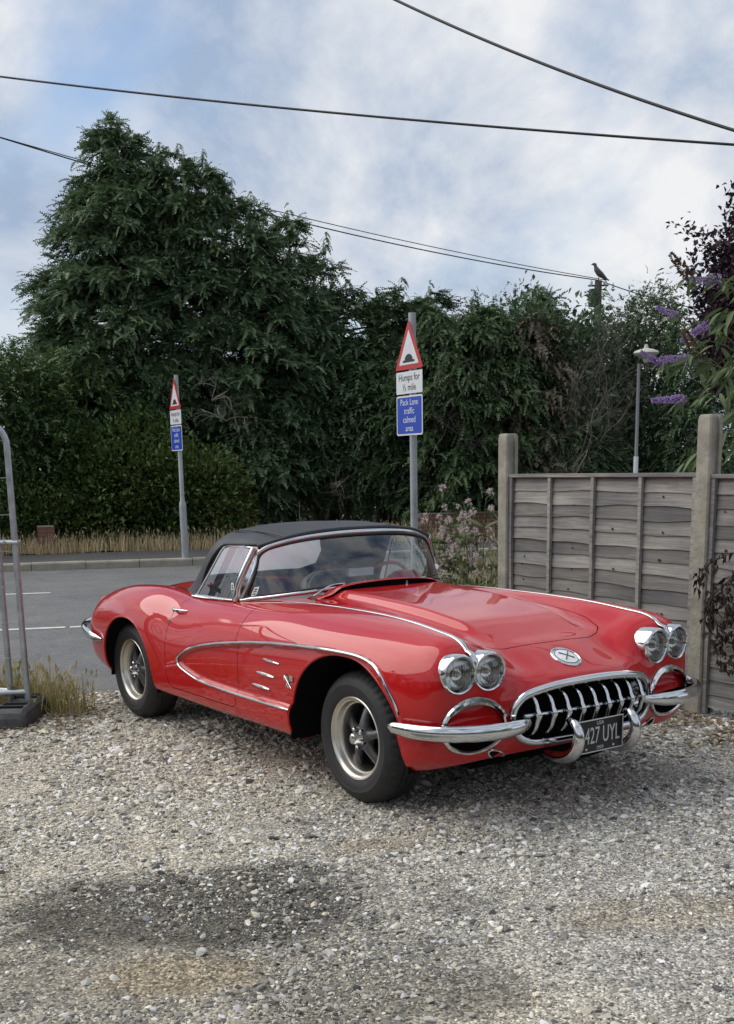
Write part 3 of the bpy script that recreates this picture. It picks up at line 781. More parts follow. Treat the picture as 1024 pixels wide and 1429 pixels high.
# wipers
for (bx, by, tips) in ((-.80, -.50, [(-.88, -.24), (-.885, -.05)]), (-.79, .13, [(-.875, .34), (-.93, .44)])):
    w = MB(); zb = z_top(bx, abs(by))
    w.tube([(bx, by, zb-.01), (bx, by, zb+.030)], [.011, .008], 10)
    arm = curve([(bx, by, zb+.028), ((bx+tips[0][0])/2+.01, (by+tips[0][1])/2, .985), (tips[0][0]+.012, tips[0][1], .985)], 12)
    w.tube(arm, .0045, 6); w.build('wiper', 'chrome', car)
    bl = MB(); bl.tube(curve([(bx-.06, by+.06, .968), (tips[0][0]+.016, tips[0][1], .985), (tips[1][0]+.014, tips[1][1], .982)], 12), .005, 6); bl.build('wiper_blade', 'rubber_seal', car)
# door mirror on the driver side, aerial on the far rear fender
mi = empty('door_mirror'); mi.parent = car
MB().tube(curve([(-1.40, .74, z_top(-1.40, .74)-.004), (-1.40, .79, .90), (-1.405, .832, .950)], 8), [.014, .011, .009, .008, .008, .008, .008, .008], 8).build('stem', 'chrome', mi)
hd = MB(); hd.lathe([(.002, .024), (.022, .021), (.034, .010), (.038, 0), (.036, -.004), (.002, -.004)], 28, Matrix.Translation((-1.405, .835, .960)) @ Matrix.Rotation(R(90), 4, 'Y')); hd.build('head', 'chrome', mi)
MB().tube([(-2.85, .70, z_top(-2.85, .70)-.01), (-2.85, .70, z_top(-2.85, .70)+.04), (-2.85, .70, 1.385)], [.012, .004, .0025], 8).build('aerial', 'chrome', car)

# ---------------------------------------------------------------- cabin
cb = MB()
cb.box((-2.2, -.62, .22), (-.95, .62, .30))
cb.build('floor_pan', 'black_vinyl', car, smooth=False)
tub = MB()
pl_ = [(-.98, .0), (-1.0, .3), (-1.06, .45), (-1.18, .58), (-1.32, .63), (-1.6, .64), (-1.9, .625), (-2.06, .55), (-2.14, .35), (-2.16, 0)]
C_ = curve([(x, y, 0) for x, y in pl_], 50); C_ = np.concatenate([(C_*np.array([1,-1,1]))[::-1], C_[1:]])
zt = np.array([z_top(x, min(abs(y)+.03, .66)) for x, y, _ in C_])
tub.grid(np.array([np.c_[C_[:, :2], zt-.004], np.c_[C_[:, :2], np.full(len(C_), .3)]]))
tub.build('cabin_lining', 'red_vinyl', car)
def seat(y):
    s = empty('seat'); s.parent = car
    def cushion(c, sx, sy, sz, rot, name, mat='black_vinyl'):
        m = MB(); a = np.linspace(0, 2*np.pi, 28, endpoint=False); rows = []
        for v in np.linspace(-1, 1, 13):
            k = max(1e-3, (1-abs(v)**3.2))**(1/3.2)
            rows.append([(k*np.sign(np.cos(t))*abs(np.cos(t))**.55*sx, v*sy, k*np.sign(np.sin(t))*abs(np.sin(t))**.55*sz) for t in a])
        m.grid(np.array(rows), close_v=True)
        Vv = m.v[0] @ np.array(Matrix.Rotation(rot, 3, 'Y')).T + np.array(c)
        m.v[0] = Vv
        return m.build(name, mat, s)
    cushion((-1.62, y, .46), .25, .24, .09, R(-6), 'cushion')
    cushion((-1.86, y, .70), .085, .25, .27, R(-14), 'backrest')
    pp = MB(); a = np.linspace(0, np.pi, 24)
    pp.tube([(-1.80-.07*math.sin(t), y+.235*math.cos(t), .80+.165*math.sin(t)**.6) for t in a], .006, 6); pp.build('piping', 'plate_silver', s)
seat(-.34); seat(.34)
ds = MB(); ys = np.linspace(-.60, .60, 40)
bulge = lambda y: .080*np.exp(-((y-.34)/.17)**4)
rowsd = []
for a in np.linspace(R(-20), R(200), 14):
    rowsd.append([(-1.06-.10*(abs(y)/.6)**2.2-.055*math.cos(a), y, .862+bulge(y)+(.045+bulge(y)*.3)*math.sin(a)) for y in ys])
ds.grid(rowsd).build('dashboard', 'red_vinyl', car)
st_ = empty('steering_wheel'); st_.parent = car
st_.location = (-1.33, .34, .875); st_.rotation_euler = (0, R(-62), 0)
a = np.linspace(0, 2*np.pi, 48, endpoint=False)
MB().tube([(.195*math.cos(t), .195*math.sin(t), 0) for t in a], .0115, 10, closed=True).build('wheel_rim', 'red_vinyl', st_)
m_ = MB()
for t in (R(90), R(210), R(330)): m_.tube([(0, 0, -.03), (.19*math.cos(t), .19*math.sin(t), 0)], .006, 6)
m_.lathe([(.05, -.045), (.05, -.02), (.035, -.012), (1e-4, -.01)], 24); m_.build('wheel_spokes', 'chrome', st_)
MB().tube([(0, 0, -.03), (0, 0, -.30)], .024, 12).build('column', 'red_vinyl', st_)
im = MB(); im.box((-.012, -.09, -.022), (.012, .09, .022)); o = im.build('interior_mirror', 'white_paper', car, smooth=False); o.location = (-1.10, .02, 1.02)
# ================================================================== the place
RE = np.array([.415, .91]) / np.hypot(.415, .91)          # along the main road
RN = np.array([-RE[1], RE[0]])                             # across it, away from the drive
def rd(off, s, z=0.0):
    p = RN*off + RE*s
    return (float(p[0]), float(p[1]), z)
def spot(col, depth, row=650.0):
    """point of the place seen in a given column / row of the photograph at a given distance"""
    d = _fw*1605.45 + _r*(col-512) + _u*(999.25-row)
    return CAM + d*depth/(d @ _fw)
def ground_spot(col, depth, z=0.0):
    p = spot(col, depth); return np.array([p[0], p[1], z])
FWH = np.array([math.cos(_yaw), math.sin(_yaw), 0]); RGH = np.array([math.sin(_yaw), -math.cos(_yaw), 0])

def nodes_mat(name):
    m = bpy.data.materials.new(name); m.use_nodes = True
    MAT[name] = m
    t = m.node_tree
    def N(tp, **k):
        n = t.nodes.new(tp)
        for a, b in k.items():
            if a.startswith('i_'): n.inputs[a[2:].replace('_', ' ')].default_value = b
            else: setattr(n, a, b)
        return n
    return m, t, N, (lambda a, b: t.links.new(a, b)), t.nodes['Principled BSDF']
def ramp(N, stops):
    r = N('ShaderNodeValToRGB'); e = r.color_ramp.elements
    while len(e) < len(stops): e.new(0.5)
    for k, (p, c) in enumerate(stops): e[k].position = p; e[k].color = (*c, 1)
    return r

def foliage_mat(name, cols, rough=0.55, trans=0.18, big=0.5):
    """leaf colours vary from clump to clump (noise) and from leaf to leaf (per island)"""
    m, t, N, L, b = nodes_mat(name)
    geo = N('ShaderNodeNewGeometry'); tcx = N('ShaderNodeTexCoord')
    nz = N('ShaderNodeTexNoise', i_Scale=big, i_Detail=3.0); L(tcx.outputs['Object'], nz.inputs['Vector'])
    mx = N('ShaderNodeMath', operation='MULTIPLY_ADD'); mx.inputs[1].default_value = .55; L(geo.outputs['Random Per Island'], mx.inputs[0])
    sb = N('ShaderNodeMath', operation='MULTIPLY_ADD'); sb.inputs[1].default_value = 1.2; sb.inputs[2].default_value = -.37; L(nz.outputs[0], sb.inputs[0]); L(sb.outputs[0], mx.inputs[2])
    k = len(cols); r = ramp(N, [(i/(k-1), c) for i, c in enumerate(cols)]); L(mx.outputs[0], r.inputs[0])
    L(r.outputs[0], b.inputs['Base Color']); b.inputs['Roughness'].default_value = rough; b.inputs['Specular IOR Level'].default_value = .3
    tl = N('ShaderNodeBsdfTranslucent'); L(r.outputs[0], tl.inputs[0])
    ms = N('ShaderNodeMixShader'); ms.inputs[0].default_value = trans
    L(b.outputs[0], ms.inputs[1]); L(tl.outputs[0], ms.inputs[2]); L(ms.outputs[0], t.nodes['Material Output'].inputs[0])
    return m

def env_materials():
    foliage_mat('cypress_green', [(.062, .114, .062), (.102, .168, .084), (.153, .223, .114), (.218, .274, .153)])
    foliage_mat('hedge_green', [(.046, .092, .034), (.074, .130, .046), (.11, .170, .060), (.15, .195, .078)])
    foliage_mat('laurel_green', [(.041, .081, .025), (.073, .124, .036), (.119, .167, .050), (.238, .243, .084)], .35)
    foliage_mat('bright_cypress', [(.042, .079, .036), (.067, .120, .048), (.102, .156, .066), (.132, .174, .082)])
    foliage_mat('evergreen_dark', [(.045, .084, .043), (.071, .122, .058), (.106, .161, .077), (.153, .193, .106)])
    foliage_mat('dry_foliage', [(.09, .08, .055), (.13, .115, .075), (.16, .145, .10), (.18, .16, .115)])
    foliage_mat('plum_leaf', [(.022, .012, .020), (.036, .019, .030), (.052, .027, .040), (.055, .042, .045)], .5, .12, 1.5)
    foliage_mat('dry_grass', [(.40, .31, .17), (.54, .43, .25), (.66, .55, .35), (.48, .42, .22)], .8, .25, 1.0)
    foliage_mat('green_dry_grass', [(.18, .19, .07), (.33, .29, .13), (.48, .40, .21), (.56, .47, .28)], .8, .25, 2.5)
    foliage_mat('weed_green', [(.07, .115, .04), (.11, .155, .06), (.16, .185, .085), (.21, .21, .11)], .6, .2, 3.0)
    foliage_mat('thistle_head', [(.50, .32, .42), (.62, .48, .52), (.68, .62, .58), (.55, .46, .38)], .9, .3, 6.0)
    foliage_mat('buddleia_leaf', [(.07, .11, .045), (.10, .15, .06), (.14, .19, .09), (.17, .20, .11)], .5, .25, 4.0)
    foliage_mat('buddleia_flower', [(.28, .18, .40), (.38, .26, .52), (.46, .34, .60), (.54, .44, .64)], .8, .25, 9.0)
    foliage_mat('spent_flower', [(.09, .05, .03), (.14, .085, .05), (.18, .12, .075), (.12, .08, .05)], .9, .1, 9.0)
    foliage_mat('dead_leaf', [(.10, .065, .035), (.20, .14, .08), (.30, .24, .15), (.16, .11, .07)], .85, .1, 4.0)
    foliage_mat('wilted_leaf', [(.018, .014, .012), (.035, .026, .020), (.06, .045, .034), (.09, .07, .05)], .85, .1, 6.0)
    pm('bark', (.085, .066, .050), .9, var=.45, vscale=7, bump=.8, bscale=30)
    pm('bare_twig', (.17, .15, .13), .9, var=.4, vscale=2.5)
    pm('pale_twig', (.30, .27, .215), .9, var=.4, vscale=2.5)
    pm('concrete_post', (.29, .275, .225), .9, var=.30, vscale=7, bump=.5, bscale=45)
    pm('galvanised', (.40, .43, .45), .42, .75, var=.15, vscale=18, rvar=.12)
    pm('post_grey', (.36, .38, .39), .55, .25, var=.2, vscale=6)
    pm('sign_red', (.46, .022, .028), .42)
    pm('sign_white', (.66, .68, .70), .45, var=.06, vscale=12)
    pm('sign_blue', (.012, .055, .42), .42)
    pm('sign_black', (.012, .012, .014), .5)
    pm('sign_back', (.20, .21, .21), .5, .3)
    pm('cable_black', (.012, .012, .014), .6)
    pm('foot_rubber', (.070, .072, .072), .75, var=.3, vscale=14, bump=.3, bscale=60)
    pm('lamp_cream', (.46, .46, .38), .45, var=.1)
    pm('road_paint', (.62, .62, .58), .7, var=.18, vscale=9, bump=.2, bscale=120)
    pm('kerb_stone', (.31, .285, .23), .9, var=.25, vscale=4, bump=.4, bscale=40)
    pm('brick_red', (.17, .075, .052), .9, var=.35, vscale=9, bump=.4, bscale=60)
    pm('mortar', (.30, .27, .22), .95, var=.2)
    pm('earth', (.12, .095, .065), 1.0, var=.4, vscale=1.5, bump=.6, bscale=18)
    pm('pole_wood', (.10, .085, .07), .9, var=.3, vscale=5)
    pm('bird_grey', (.10, .095, .095), .8, var=.4, vscale=20)
    pm('seed_pod', (.2, .16, .1), .9)
    # weathered fence boards: stretched grain, knots, silvery grey
    for nm, base in (('board_grey', 1.0), ('board_grey_dark', .70), ('board_grey_warm', 1.06)):
        m, t, N, L, b = nodes_mat(nm)
        oi = N('ShaderNodeObjectInfo'); tcx = N('ShaderNodeTexCoord'); mp_ = N('ShaderNodeMapping'); mp_.inputs['Scale'].default_value = (1.2, 26, 26)
        ad = N('ShaderNodeVectorMath', operation='ADD'); L(tcx.outputs['Object'], ad.inputs[0]); 
        sc2 = N('ShaderNodeVectorMath', operation='SCALE'); sc2.inputs['Scale'].default_value = 7.0
        cb_ = N('ShaderNodeCombineXYZ'); L(oi.outputs['Random'], cb_.inputs[0]); L(oi.outputs['Random'], cb_.inputs[1]); L(cb_.outputs[0], sc2.inputs[0]); L(sc2.outputs[0], ad.inputs[1])
        L(ad.outputs[0], mp_.inputs[0])
        nz = N('ShaderNodeTexNoise', i_Scale=1.6, i_Detail=8.0, i_Roughness=.7, i_Distortion=1.1); L(mp_.outputs[0], nz.inputs['Vector'])
        r = ramp(N, [(.25, tuple(c*base for c in (.115, .112, .109))), (.5, tuple(c*base for c in (.255, .25, .241))), (.75, tuple(c*base for c in (.40, .388, .368)))]); L(nz.outputs[0], r.inputs[0])
        n2_ = N('ShaderNodeTexNoise', i_Scale=1.3, i_Detail=4.0); L(ad.outputs[0], n2_.inputs['Vector'])
        r2 = ramp(N, [(.35, (.62, .62, .64)), (.65, (1.15, 1.12, 1.05))]); L(n2_.outputs[0], r2.inputs[0])
        mu = N('ShaderNodeMix', data_type='RGBA', blend_type='MULTIPLY'); mu.inputs[0].default_value = 1.0; L(r.outputs[0], mu.inputs[6]); L(r2.outputs[0], mu.inputs[7])
        L(mu.outputs[2], b.inputs['Base Color']); b.inputs['Roughness'].default_value = .85
        bp_ = N('ShaderNodeBump', i_Strength=.5, i_Distance=.004); L(nz.outputs[0], bp_.inputs['Height']); L(bp_.outputs[0], b.inputs['Normal'])
    # tarmac
    for nm, c0, c1 in (('tarmac', (.105, .108, .113), (.165, .167, .168)), ('pavement_tarmac', (.050, .050, .052), (.080, .079, .077))):
        m, t, N, L, b = nodes_mat(nm)
        tcx = N('ShaderNodeTexCoord')
        n1_ = N('ShaderNodeTexNoise', i_Scale=.55, i_Detail=8.0, i_Roughness=.7); L(tcx.outputs['Object'], n1_.inputs['Vector'])
        vo = N('ShaderNodeTexVoronoi', i_Scale=75.0); L(tcx.outputs['Object'], vo.inputs['Vector'])
        r = ramp(N, [(.3, c0), (.7, c1)]); L(n1_.outputs[0], r.inputs[0])
        r2 = ramp(N, [(0, (.6, .6, .6)), (1, (1.45, 1.43, 1.4))]); L(vo.outputs['Color'], r2.inputs[0])
        mu = N('ShaderNodeMix', data_type='RGBA', blend_type='MULTIPLY'); mu.inputs[0].default_value = 1.0; L(r.outputs[0], mu.inputs[6]); L(r2.outputs[0], mu.inputs[7])
        n3 = N('ShaderNodeTexNoise', i_Scale=1.7, i_Detail=10.0, i_Roughness=.75, i_Distortion=.8); L(tcx.outputs['Object'], n3.inputs['Vector'])
        r3 = ramp(N, [(.30, (.72, .72, .74)), (.48, (1.0, 1.0, 1.0)), (.60, (1.05, 1.04, 1.0)), (.72, (1.45, 1.40, 1.28))]); L(n3.outputs[0], r3.inputs[0])
        mu3 = N('ShaderNodeMix', data_type='RGBA', blend_type='MULTIPLY'); mu3.inputs[0].default_value = 1.0; L(mu.outputs[2], mu3.inputs[6]); L(r3.outputs[0], mu3.inputs[7])
        L(mu3.outputs[2], b.inputs['Base Color']); b.inputs['Roughness'].default_value = .85
        bp_ = N('ShaderNodeBump', i_Strength=.4, i_Distance=.006); L(vo.outputs['Distance'], bp_.inputs['Height']); L(bp_.outputs[0], b.inputs['Normal'])
    # gravel bed: fine stones as cell texture, tinted by the stains stored on the sheet
    m, t, N, L, b = nodes_mat('gravel_bed')
    tcx = N('ShaderNodeTexCoord'); at_ = N('ShaderNodeAttribute', attribute_name='tone')
    v1 = N('ShaderNodeTexVoronoi', i_Scale=105.0); L(tcx.outputs['Object'], v1.inputs['Vector'])
    r1 = ramp(N, [(0, (.28, .27, .26)), (.45, (.75, .74, .72)), (.8, (1.1, 1.07, 1.0)), (1, (1.8, 1.75, 1.65))])
    sp = N('ShaderNodeSeparateColor'); L(v1.outputs['Color'], sp.inputs[0]); L(sp.outputs[0], r1.inputs[0])
    nz = N('ShaderNodeTexNoise', i_Scale=9.0, i_Detail=9.0, i_Roughness=.75); L(tcx.outputs['Object'], nz.inputs['Vector'])
    r2 = ramp(N, [(.3, (.62, .62, .63)), (.7, (1.3, 1.27, 1.2))]); L(nz.outputs[0], r2.inputs[0])
    mu = N('ShaderNodeMix', data_type='RGBA', blend_type='MULTIPLY'); mu.inputs[0].default_value = 1.0; L(r1.outputs[0], mu.inputs[6]); L(r2.outputs[0], mu.inputs[7])
    mu2 = N('ShaderNodeMix', data_type='RGBA', blend_type='MULTIPLY'); mu2.inputs[0].default_value = 1.0; L(mu.outputs[2], mu2.inputs[6]); L(at_.outputs['Color'], mu2.inputs[7])
    L(mu2.outputs[2], b.inputs['Base Color']); b.inputs['Roughness'].default_value = .92; b.inputs['Specular IOR Level'].default_value = .25
    bp_ = N('ShaderNodeBump', i_Strength=.9, i_Distance=.006); L(v1.outputs['Distance'], bp_.inputs['Height']); bp_.invert = True
    bp2 = N('ShaderNodeBump', i_Strength=.5, i_Distance=.02); L(nz.outputs[0], bp2.inputs['Height']); L(bp_.outputs[0], bp2.inputs['Normal']); L(bp2.outputs[0], b.inputs['Normal'])
    # loose stones: colour comes with each stone
    m, t, N, L, b = nodes_mat('loose_stone')
    at_ = N('ShaderNodeAttribute', attribute_name='stone_col', attribute_type='INSTANCER'); tcx = N('ShaderNodeTexCoord')
    nz = N('ShaderNodeTexNoise', i_Scale=2.2, i_Detail=5.0, i_Roughness=.7); L(tcx.outputs['Object'], nz.inputs['Vector'])
    r2 = ramp(N, [(.3, (.72, .72, .72)), (.7, (1.2, 1.19, 1.16))]); L(nz.outputs[0], r2.inputs[0])
    mu = N('ShaderNodeMix', data_type='RGBA', blend_type='MULTIPLY'); mu.inputs[0].default_value = 1.0; L(at_.outputs['Color'], mu.inputs[6]); L(r2.outputs[0], mu.inputs[7])
    L(mu.outputs[2], b.inputs['Base Color']); b.inputs['Roughness'].default_value = .75; b.inputs['Specular IOR Level'].default_value = .35
    pm('big_stone', (.44, .425, .39), .8, var=.3, vscale=14, bump=.4, bscale=40)
    pm('big_stone_dark', (.12, .12, .125), .8, var=.3, vscale=14, bump=.4, bscale=40)
env_materials()

# ---------------------------------------------------------------- ground, road, drive
def sheet(name, mat, o0, o1, s0, s1, z, kind='structure'):
    m = MB().add([rd(o0, s0, z), rd(o0, s1, z), rd(o1, s1, z), rd(o1, s0, z)], [(0, 1, 2, 3)])
    return tag(m.build(name, mat, smooth=False), kind=kind)
g = MB().add([(-900, -900, -.09), (900, -900, -.09), (900, 900, -.09), (-900, 900, -.09)], [(0, 1, 2, 3)])
tag(g.build('ground', 'earth', smooth=False), kind='structure')
sheet('road', 'tarmac', 2.3, 14.86, -70, 90, -.020)
# painted lines with worn, slightly wavy edges
def stripe(off, s0, s1, w):
    n = max(6, int((s1-s0)/.25)); ss = np.linspace(s0, s1, n); m = MB()
    e0 = off-w/2+rng.normal(0, .004, n); e1 = off+w/2+rng.normal(0, .004, n)
    m.grid(np.array([[rd(a, q, -.0155) for a, q in zip(e0, ss)], [rd(a, q, -.0155) for a, q in zip(e1, ss)]]))
    return tag(m.build('road_marking', 'road_paint', smooth=False), kind='structure')
rp_ = MB(); ss = np.linspace(-9.2, -4.2, 24); rp_.grid(np.array([[rd(8.15+.02*math.sin(q*9), q, -.0165) for q in ss], [rd(9.0+.03*math.sin(q*7), q, -.0165) for q in ss]]))
tag(rp_.build('road_patch', 'pavement_tarmac', smooth=False), kind='structure')
stripe(7.10, -14.0, -2.6, .11); stripe(7.10, -2.55, 30, .11)
for k in range(-4, 6): stripe(10.96, -3.05-4.0+k*9.0, -3.05+k*9.0, .11)

# kerb stones laid end to end, pavement behind them
KB = MB()
prof = [(0, -.06), (0, .085), (.012, .108), (.035, .118), (.125, .120), (.125, -.06)]
rows = [[(o, s_, z) for o, z in prof] for s_ in (.004, .908)]
KB.grid(np.array(rows)); KB.add([(o, .004, z) for o, z in prof], [tuple(range(6))]); KB.add([(o, .908, z) for o, z in prof], [tuple(range(6))[::-1]])
KME = KB.mesh('kerb_stone', 'kerb_stone', smooth=False)
pv = MB(); ss = np.linspace(-70, 90, 161); oo = [14.975, 15.6, 16.3, 17.15]
pv.grid(np.array([[rd(o, q, .112+.006*math.sin(q*1.3+o)) for q in ss] for o in oo]))
pav = tag(pv.build('pavement', 'pavement_tarmac'), kind='structure')
for k in range(-16, 26):
    o = link('kerb_stone', KME, pav); p = rd(14.85, k*.914)
    o.location = (p[0], p[1], random.uniform(-.004, .004))
    bx = Matrix(((RN[0], RE[0], 0), (RN[1], RE[1], 0), (0, 0, 1)))
    o.rotation_euler = bx.to_euler()
vg = MB(); oo = np.linspace(17.1, 30, 14)
vg.grid(np.array([[rd(o, q, .10+.05*math.sin(q*.7+o)+.03*math.sin(q*2.1)) for q in np.linspace(-70, 90, 200)] for o in oo]))
tag(vg.build('verge', 'earth'), kind='structure')
vg = MB(); oo = np.linspace(2.7, 6.75, 12); 
vg.grid(np.array([[rd(o, q, .03*math.sin(q*1.7+o*2)+.03-.07*(abs(o-4.7)/2.05)**4) for q in np.linspace(.85, 40, 90)] for o in oo]))
tag(vg.build('verge', 'earth'), kind='structure')

def smooth_noise(x, y, seed, sc_):
    r = np.random.default_rng(seed); out = 0
    for k in range(7):
        a = r.uniform(0, 2*np.pi); f_ = sc_*r.uniform(.6, 1.8); ph = r.uniform(0, 6.28)
        out = out + np.sin((x*np.cos(a)+y*np.sin(a))*f_+ph)
    return out/7
def stain(x, y, cx, cy, rx, ry, ang, seed):
    c, s_ = math.cos(ang), math.sin(ang); dx, dy = x-cx, y-cy
    u_, v_ = (dx*c+dy*s_)/rx, (-dx*s_+dy*c)/ry
    return sstep(1.02, .55, np.hypot(u_, v_)+.34*smooth_noise(x, y, seed, 8)+.22*smooth_noise(x, y, seed+50, 24))
def drive_tone(x, y):
    """colour of the drive surface: dusty tan, grey chippings, dark oily stain, sandy scrape"""
    a = smooth_noise(x, y, 1, 1.6); b_ = smooth_noise(x, y, 2, 5)
    tan = np.array([.55, .52, .455]); grey = np.array([.45, .442, .425])
    w = sstep(-.35, .35, a+.5*b_-.35*(x*RE[0]+y*RE[1]+1.2))[..., None]
    col = tan*w + grey*(1-w)
    off = x*RN[0]+y*RN[1]; s_ = x*RE[0]+y*RE[1]
    dk = np.maximum(.50*stain(x, y, 1.0, -2.2, 1.25, .85, R(58), 14), .95*stain(x, y, .80, -2.02, .98, .52, R(58), 3), stain(x, y, 1.10, -2.93, .55, .30, R(58), 4))
    dk = np.maximum(dk, .62*stain(x, y, 1.72, -1.98, .62, .36, R(58), 8))
    sd_ = np.maximum(stain(x, y, 1.24, -2.42, .42, .20, R(58), 5), .8*stain(x, y, .62, -.98, .50, .16, R(70), 6))
    sd_ = np.maximum(sd_, .6*stain(x, y, 1.85, -.75, .40, .22, R(60), 7))
    col = col*(1-dk[..., None]*.78)
    sand = np.array([.36, .31, .225])
    col = col*(1-sd_[..., None]*.85) + sand*sd_[..., None]*.85
    litter = sstep(1.2, 1.9, y)*sstep(-.9, -.2, x)
    col = col*(1-litter[..., None]*.35)
    return col, dk, sd_
# drive surface
no, ns = 250, 230
oo = np.linspace(-9.5, 3.35, no); ss = np.linspace(-6.5, 5.5, ns)
O_, S_ = np.meshgrid(oo, ss, indexing='ij')
PX = RN[0]*O_+RE[0]*S_; PY = RN[1]*O_+RE[1]*S_
edge = 3.10+.16*smooth_noise(PX, PY, 21, 3.0)+.10*smooth_noise(PX, PY, 22, 9.0)
H_ = .010*smooth_noise(PX, PY, 11, 2.2)+.005*smooth_noise(PX, PY, 12, 8)+.003*smooth_noise(PX, PY, 13, 25)
for wx, wy in ((0, -.9), (-2.591, -.9), (0, .9), (-2.591, .9)):
    w = np.exp(-((PX-wx)**2+(PY-wy)**2)/.18); H_ = H_*(1-w)
H_ = H_ - .045*sstep(-.10, .12, O_-edge)
GV = np.stack([PX, PY, H_], -1)
idx = np.arange(no*ns).reshape(no, ns)
F4 = np.stack([idx[:-1, :-1], idx[:-1, 1:], idx[1:, 1:], idx[1:, :-1]], -1).reshape(-1, 4)
drive = tag(big_mesh('gravel_drive', GV.reshape(-1, 3), F4, 'gravel_bed', smooth=True), kind='structure')
colv, _, _ = drive_tone(PX.ravel(), PY.ravel())
at_ = drive.data.attributes.new('tone', 'FLOAT_COLOR', 'POINT')
at_.data.foreach_set('color', np.c_[colv, np.ones(len(colv))].astype(np.float32).ravel())
def drive_z(x, y):
    o = x*RN[0]+y*RN[1]; s_ = x*RE[0]+y*RE[1]
    i = np.clip(((o+9.5)/12.85*(no-1)).astype(int), 0, no-1); j = np.clip(((s_+6.5)/12.0*(ns-1)).astype(int), 0, ns-1)
    return H_[i, j]

# loose stones (instanced on scattered points)
def pebble_mesh(k):
    import bmesh
    bm = bmesh.new(); bmesh.ops.create_icosphere(bm, subdivisions=2, radius=1.0)
    r = np.random.default_rng(200+k)
    ax = r.normal(size=(7, 3)); ax /= np.linalg.norm(ax, axis=1)[:, None]; cut = r.uniform(.36, .74, 7)
    for v in bm.verts:
        p = np.array(v.co)
        for a, c in zip(ax, cut):
            d = p @ a
            if d > c: p = p - a*(d-c)*.97
        v.co = Vector(p*np.array([1.0, .66+.04*(k % 3), .52]))
    me = bpy.data.meshes.new('pebble'); bm.to_mesh(me); bm.free(); me.shade_smooth(); me.set_sharp_from_angle(angle=R(24)); me.materials.append(MAT['loose_stone'])
    return bpy.data.objects.new('pebble', me)
pcol = bpy.data.collections.new('pebble_shapes')
for k in range(7): pcol.objects.link(pebble_mesh(k))
def scatter(n):
    o = rng.uniform(-3.2, 3.15, n*4); s_ = rng.uniform(-4.2, 3.6, n*4)
    x = RN[0]*o+RE[0]*s_; y = RN[1]*o+RE[1]*s_
    d = (x-CAM[0])*FWH[0]+(y-CAM[1])*FWH[1]; l = (x-CAM[0])*RGH[0]+(y-CAM[1])*RGH[1]
    keep = (d > 2.8) & (np.abs(l) < .42*d+.5) & (rng.uniform(size=len(x)) < np.clip(5.0/d, 0, 1)**1.3)
    keep &= o < 3.02+.16*smooth_noise(x, y, 21, 3.0)+.10*smooth_noise(x, y, 22, 9.0)+rng.exponential(.06, len(x))
    x, y, d = x[keep][:n], y[keep][:n], d[keep][:n]
    return x, y, d
x, y, d = scatter(380000)
col, dk, sd_ = drive_tone(x, y)
clump = smooth_noise(x, y, 31, 4)+.6*smooth_noise(x, y, 32, 11)
p_keep = np.clip(.66+1.0*clump-.75*sd_-.15*dk, .07, 1)
k = rng.uniform(size=len(x)) < p_keep
x, y, d, dk, sd_, col = x[k], y[k], d[k], dk[k], sd_[k], col[k]
size = np.clip(np.exp(rng.normal(math.log(.0051), .62, len(x))), .0026, .030)*np.clip(d/5.0, .85, 1.35)
tone = np.exp(rng.normal(0, .36, len(x)))[:, None]
hue = rng.uniform(size=(len(x), 1))
scol = np.where(hue < .34, np.array([[.37, .345, .295]]), np.where(hue < .66, np.array([[.335, .33, .315]]), np.where(hue < .88, np.array([[.56, .54, .49]]), np.array([[.12, .118, .12]]))))
warm = sstep(1.0, -1.6, x*RE[0]+y*RE[1])[:, None]
scol = np.clip(scol*tone*(1.24+warm*np.array([[.16, .12, .02]])), .035, .80)
white = rng.uniform(size=(len(x), 1)) < .34
scol = scol*(1-.72*dk[:, None]*np.where(white, .1, 1))
me = bpy.data.meshes.new('loose_gravel'); me.vertices.add(len(x))
zz = drive_z(x, y)+size*.12
me.vertices.foreach_set('co', np.stack([x, y, zz], 1).astype(np.float32).ravel())
a1 = me.attributes.new('stone_col', 'FLOAT_COLOR', 'POINT'); a1.data.foreach_set('color', np.c_[scol, np.ones(len(x))].astype(np.float32).ravel())
a2 = me.attributes.new('stone_size', 'FLOAT', 'POINT'); a2.data.foreach_set('value', size.astype(np.float32))
me.update()
gro = tag(link('loose_gravel', me), 'loose grey and tan gravel stones scattered over the drive', 'gravel', kind='stuff')
gn = bpy.data.node_groups.new('scatter_stones', 'GeometryNodeTree')
gn.interface.new_socket('Geometry', in_out='INPUT', socket_type='NodeSocketGeometry'); gn.interface.new_socket('Geometry', in_out='OUTPUT', socket_type='NodeSocketGeometry')
gi = gn.nodes.new('NodeGroupInput'); go = gn.nodes.new('NodeGroupOutput'); ci = gn.nodes.new('GeometryNodeCollectionInfo')
ci.inputs[0].default_value = pcol; ci.inputs[1].default_value = True; ci.inputs[2].default_value = True
ip = gn.nodes.new('GeometryNodeInstanceOnPoints'); ip.inputs['Pick Instance'].default_value = True
rv = gn.nodes.new('FunctionNodeRandomValue'); rv.data_type = 'INT'; rv.inputs[4].default_value = 0; rv.inputs[5].default_value = 6
rr_ = gn.nodes.new('FunctionNodeRandomValue'); rr_.data_type = 'FLOAT_VECTOR'; rr_.inputs[0].default_value = (-.45, -.45, 0); rr_.inputs[1].default_value = (.45, .45, 6.283)
na_ = gn.nodes.new('GeometryNodeInputNamedAttribute'); na_.data_type = 'FLOAT'; na_.inputs[0].default_value = 'stone_size'
gl_ = gn.links.new
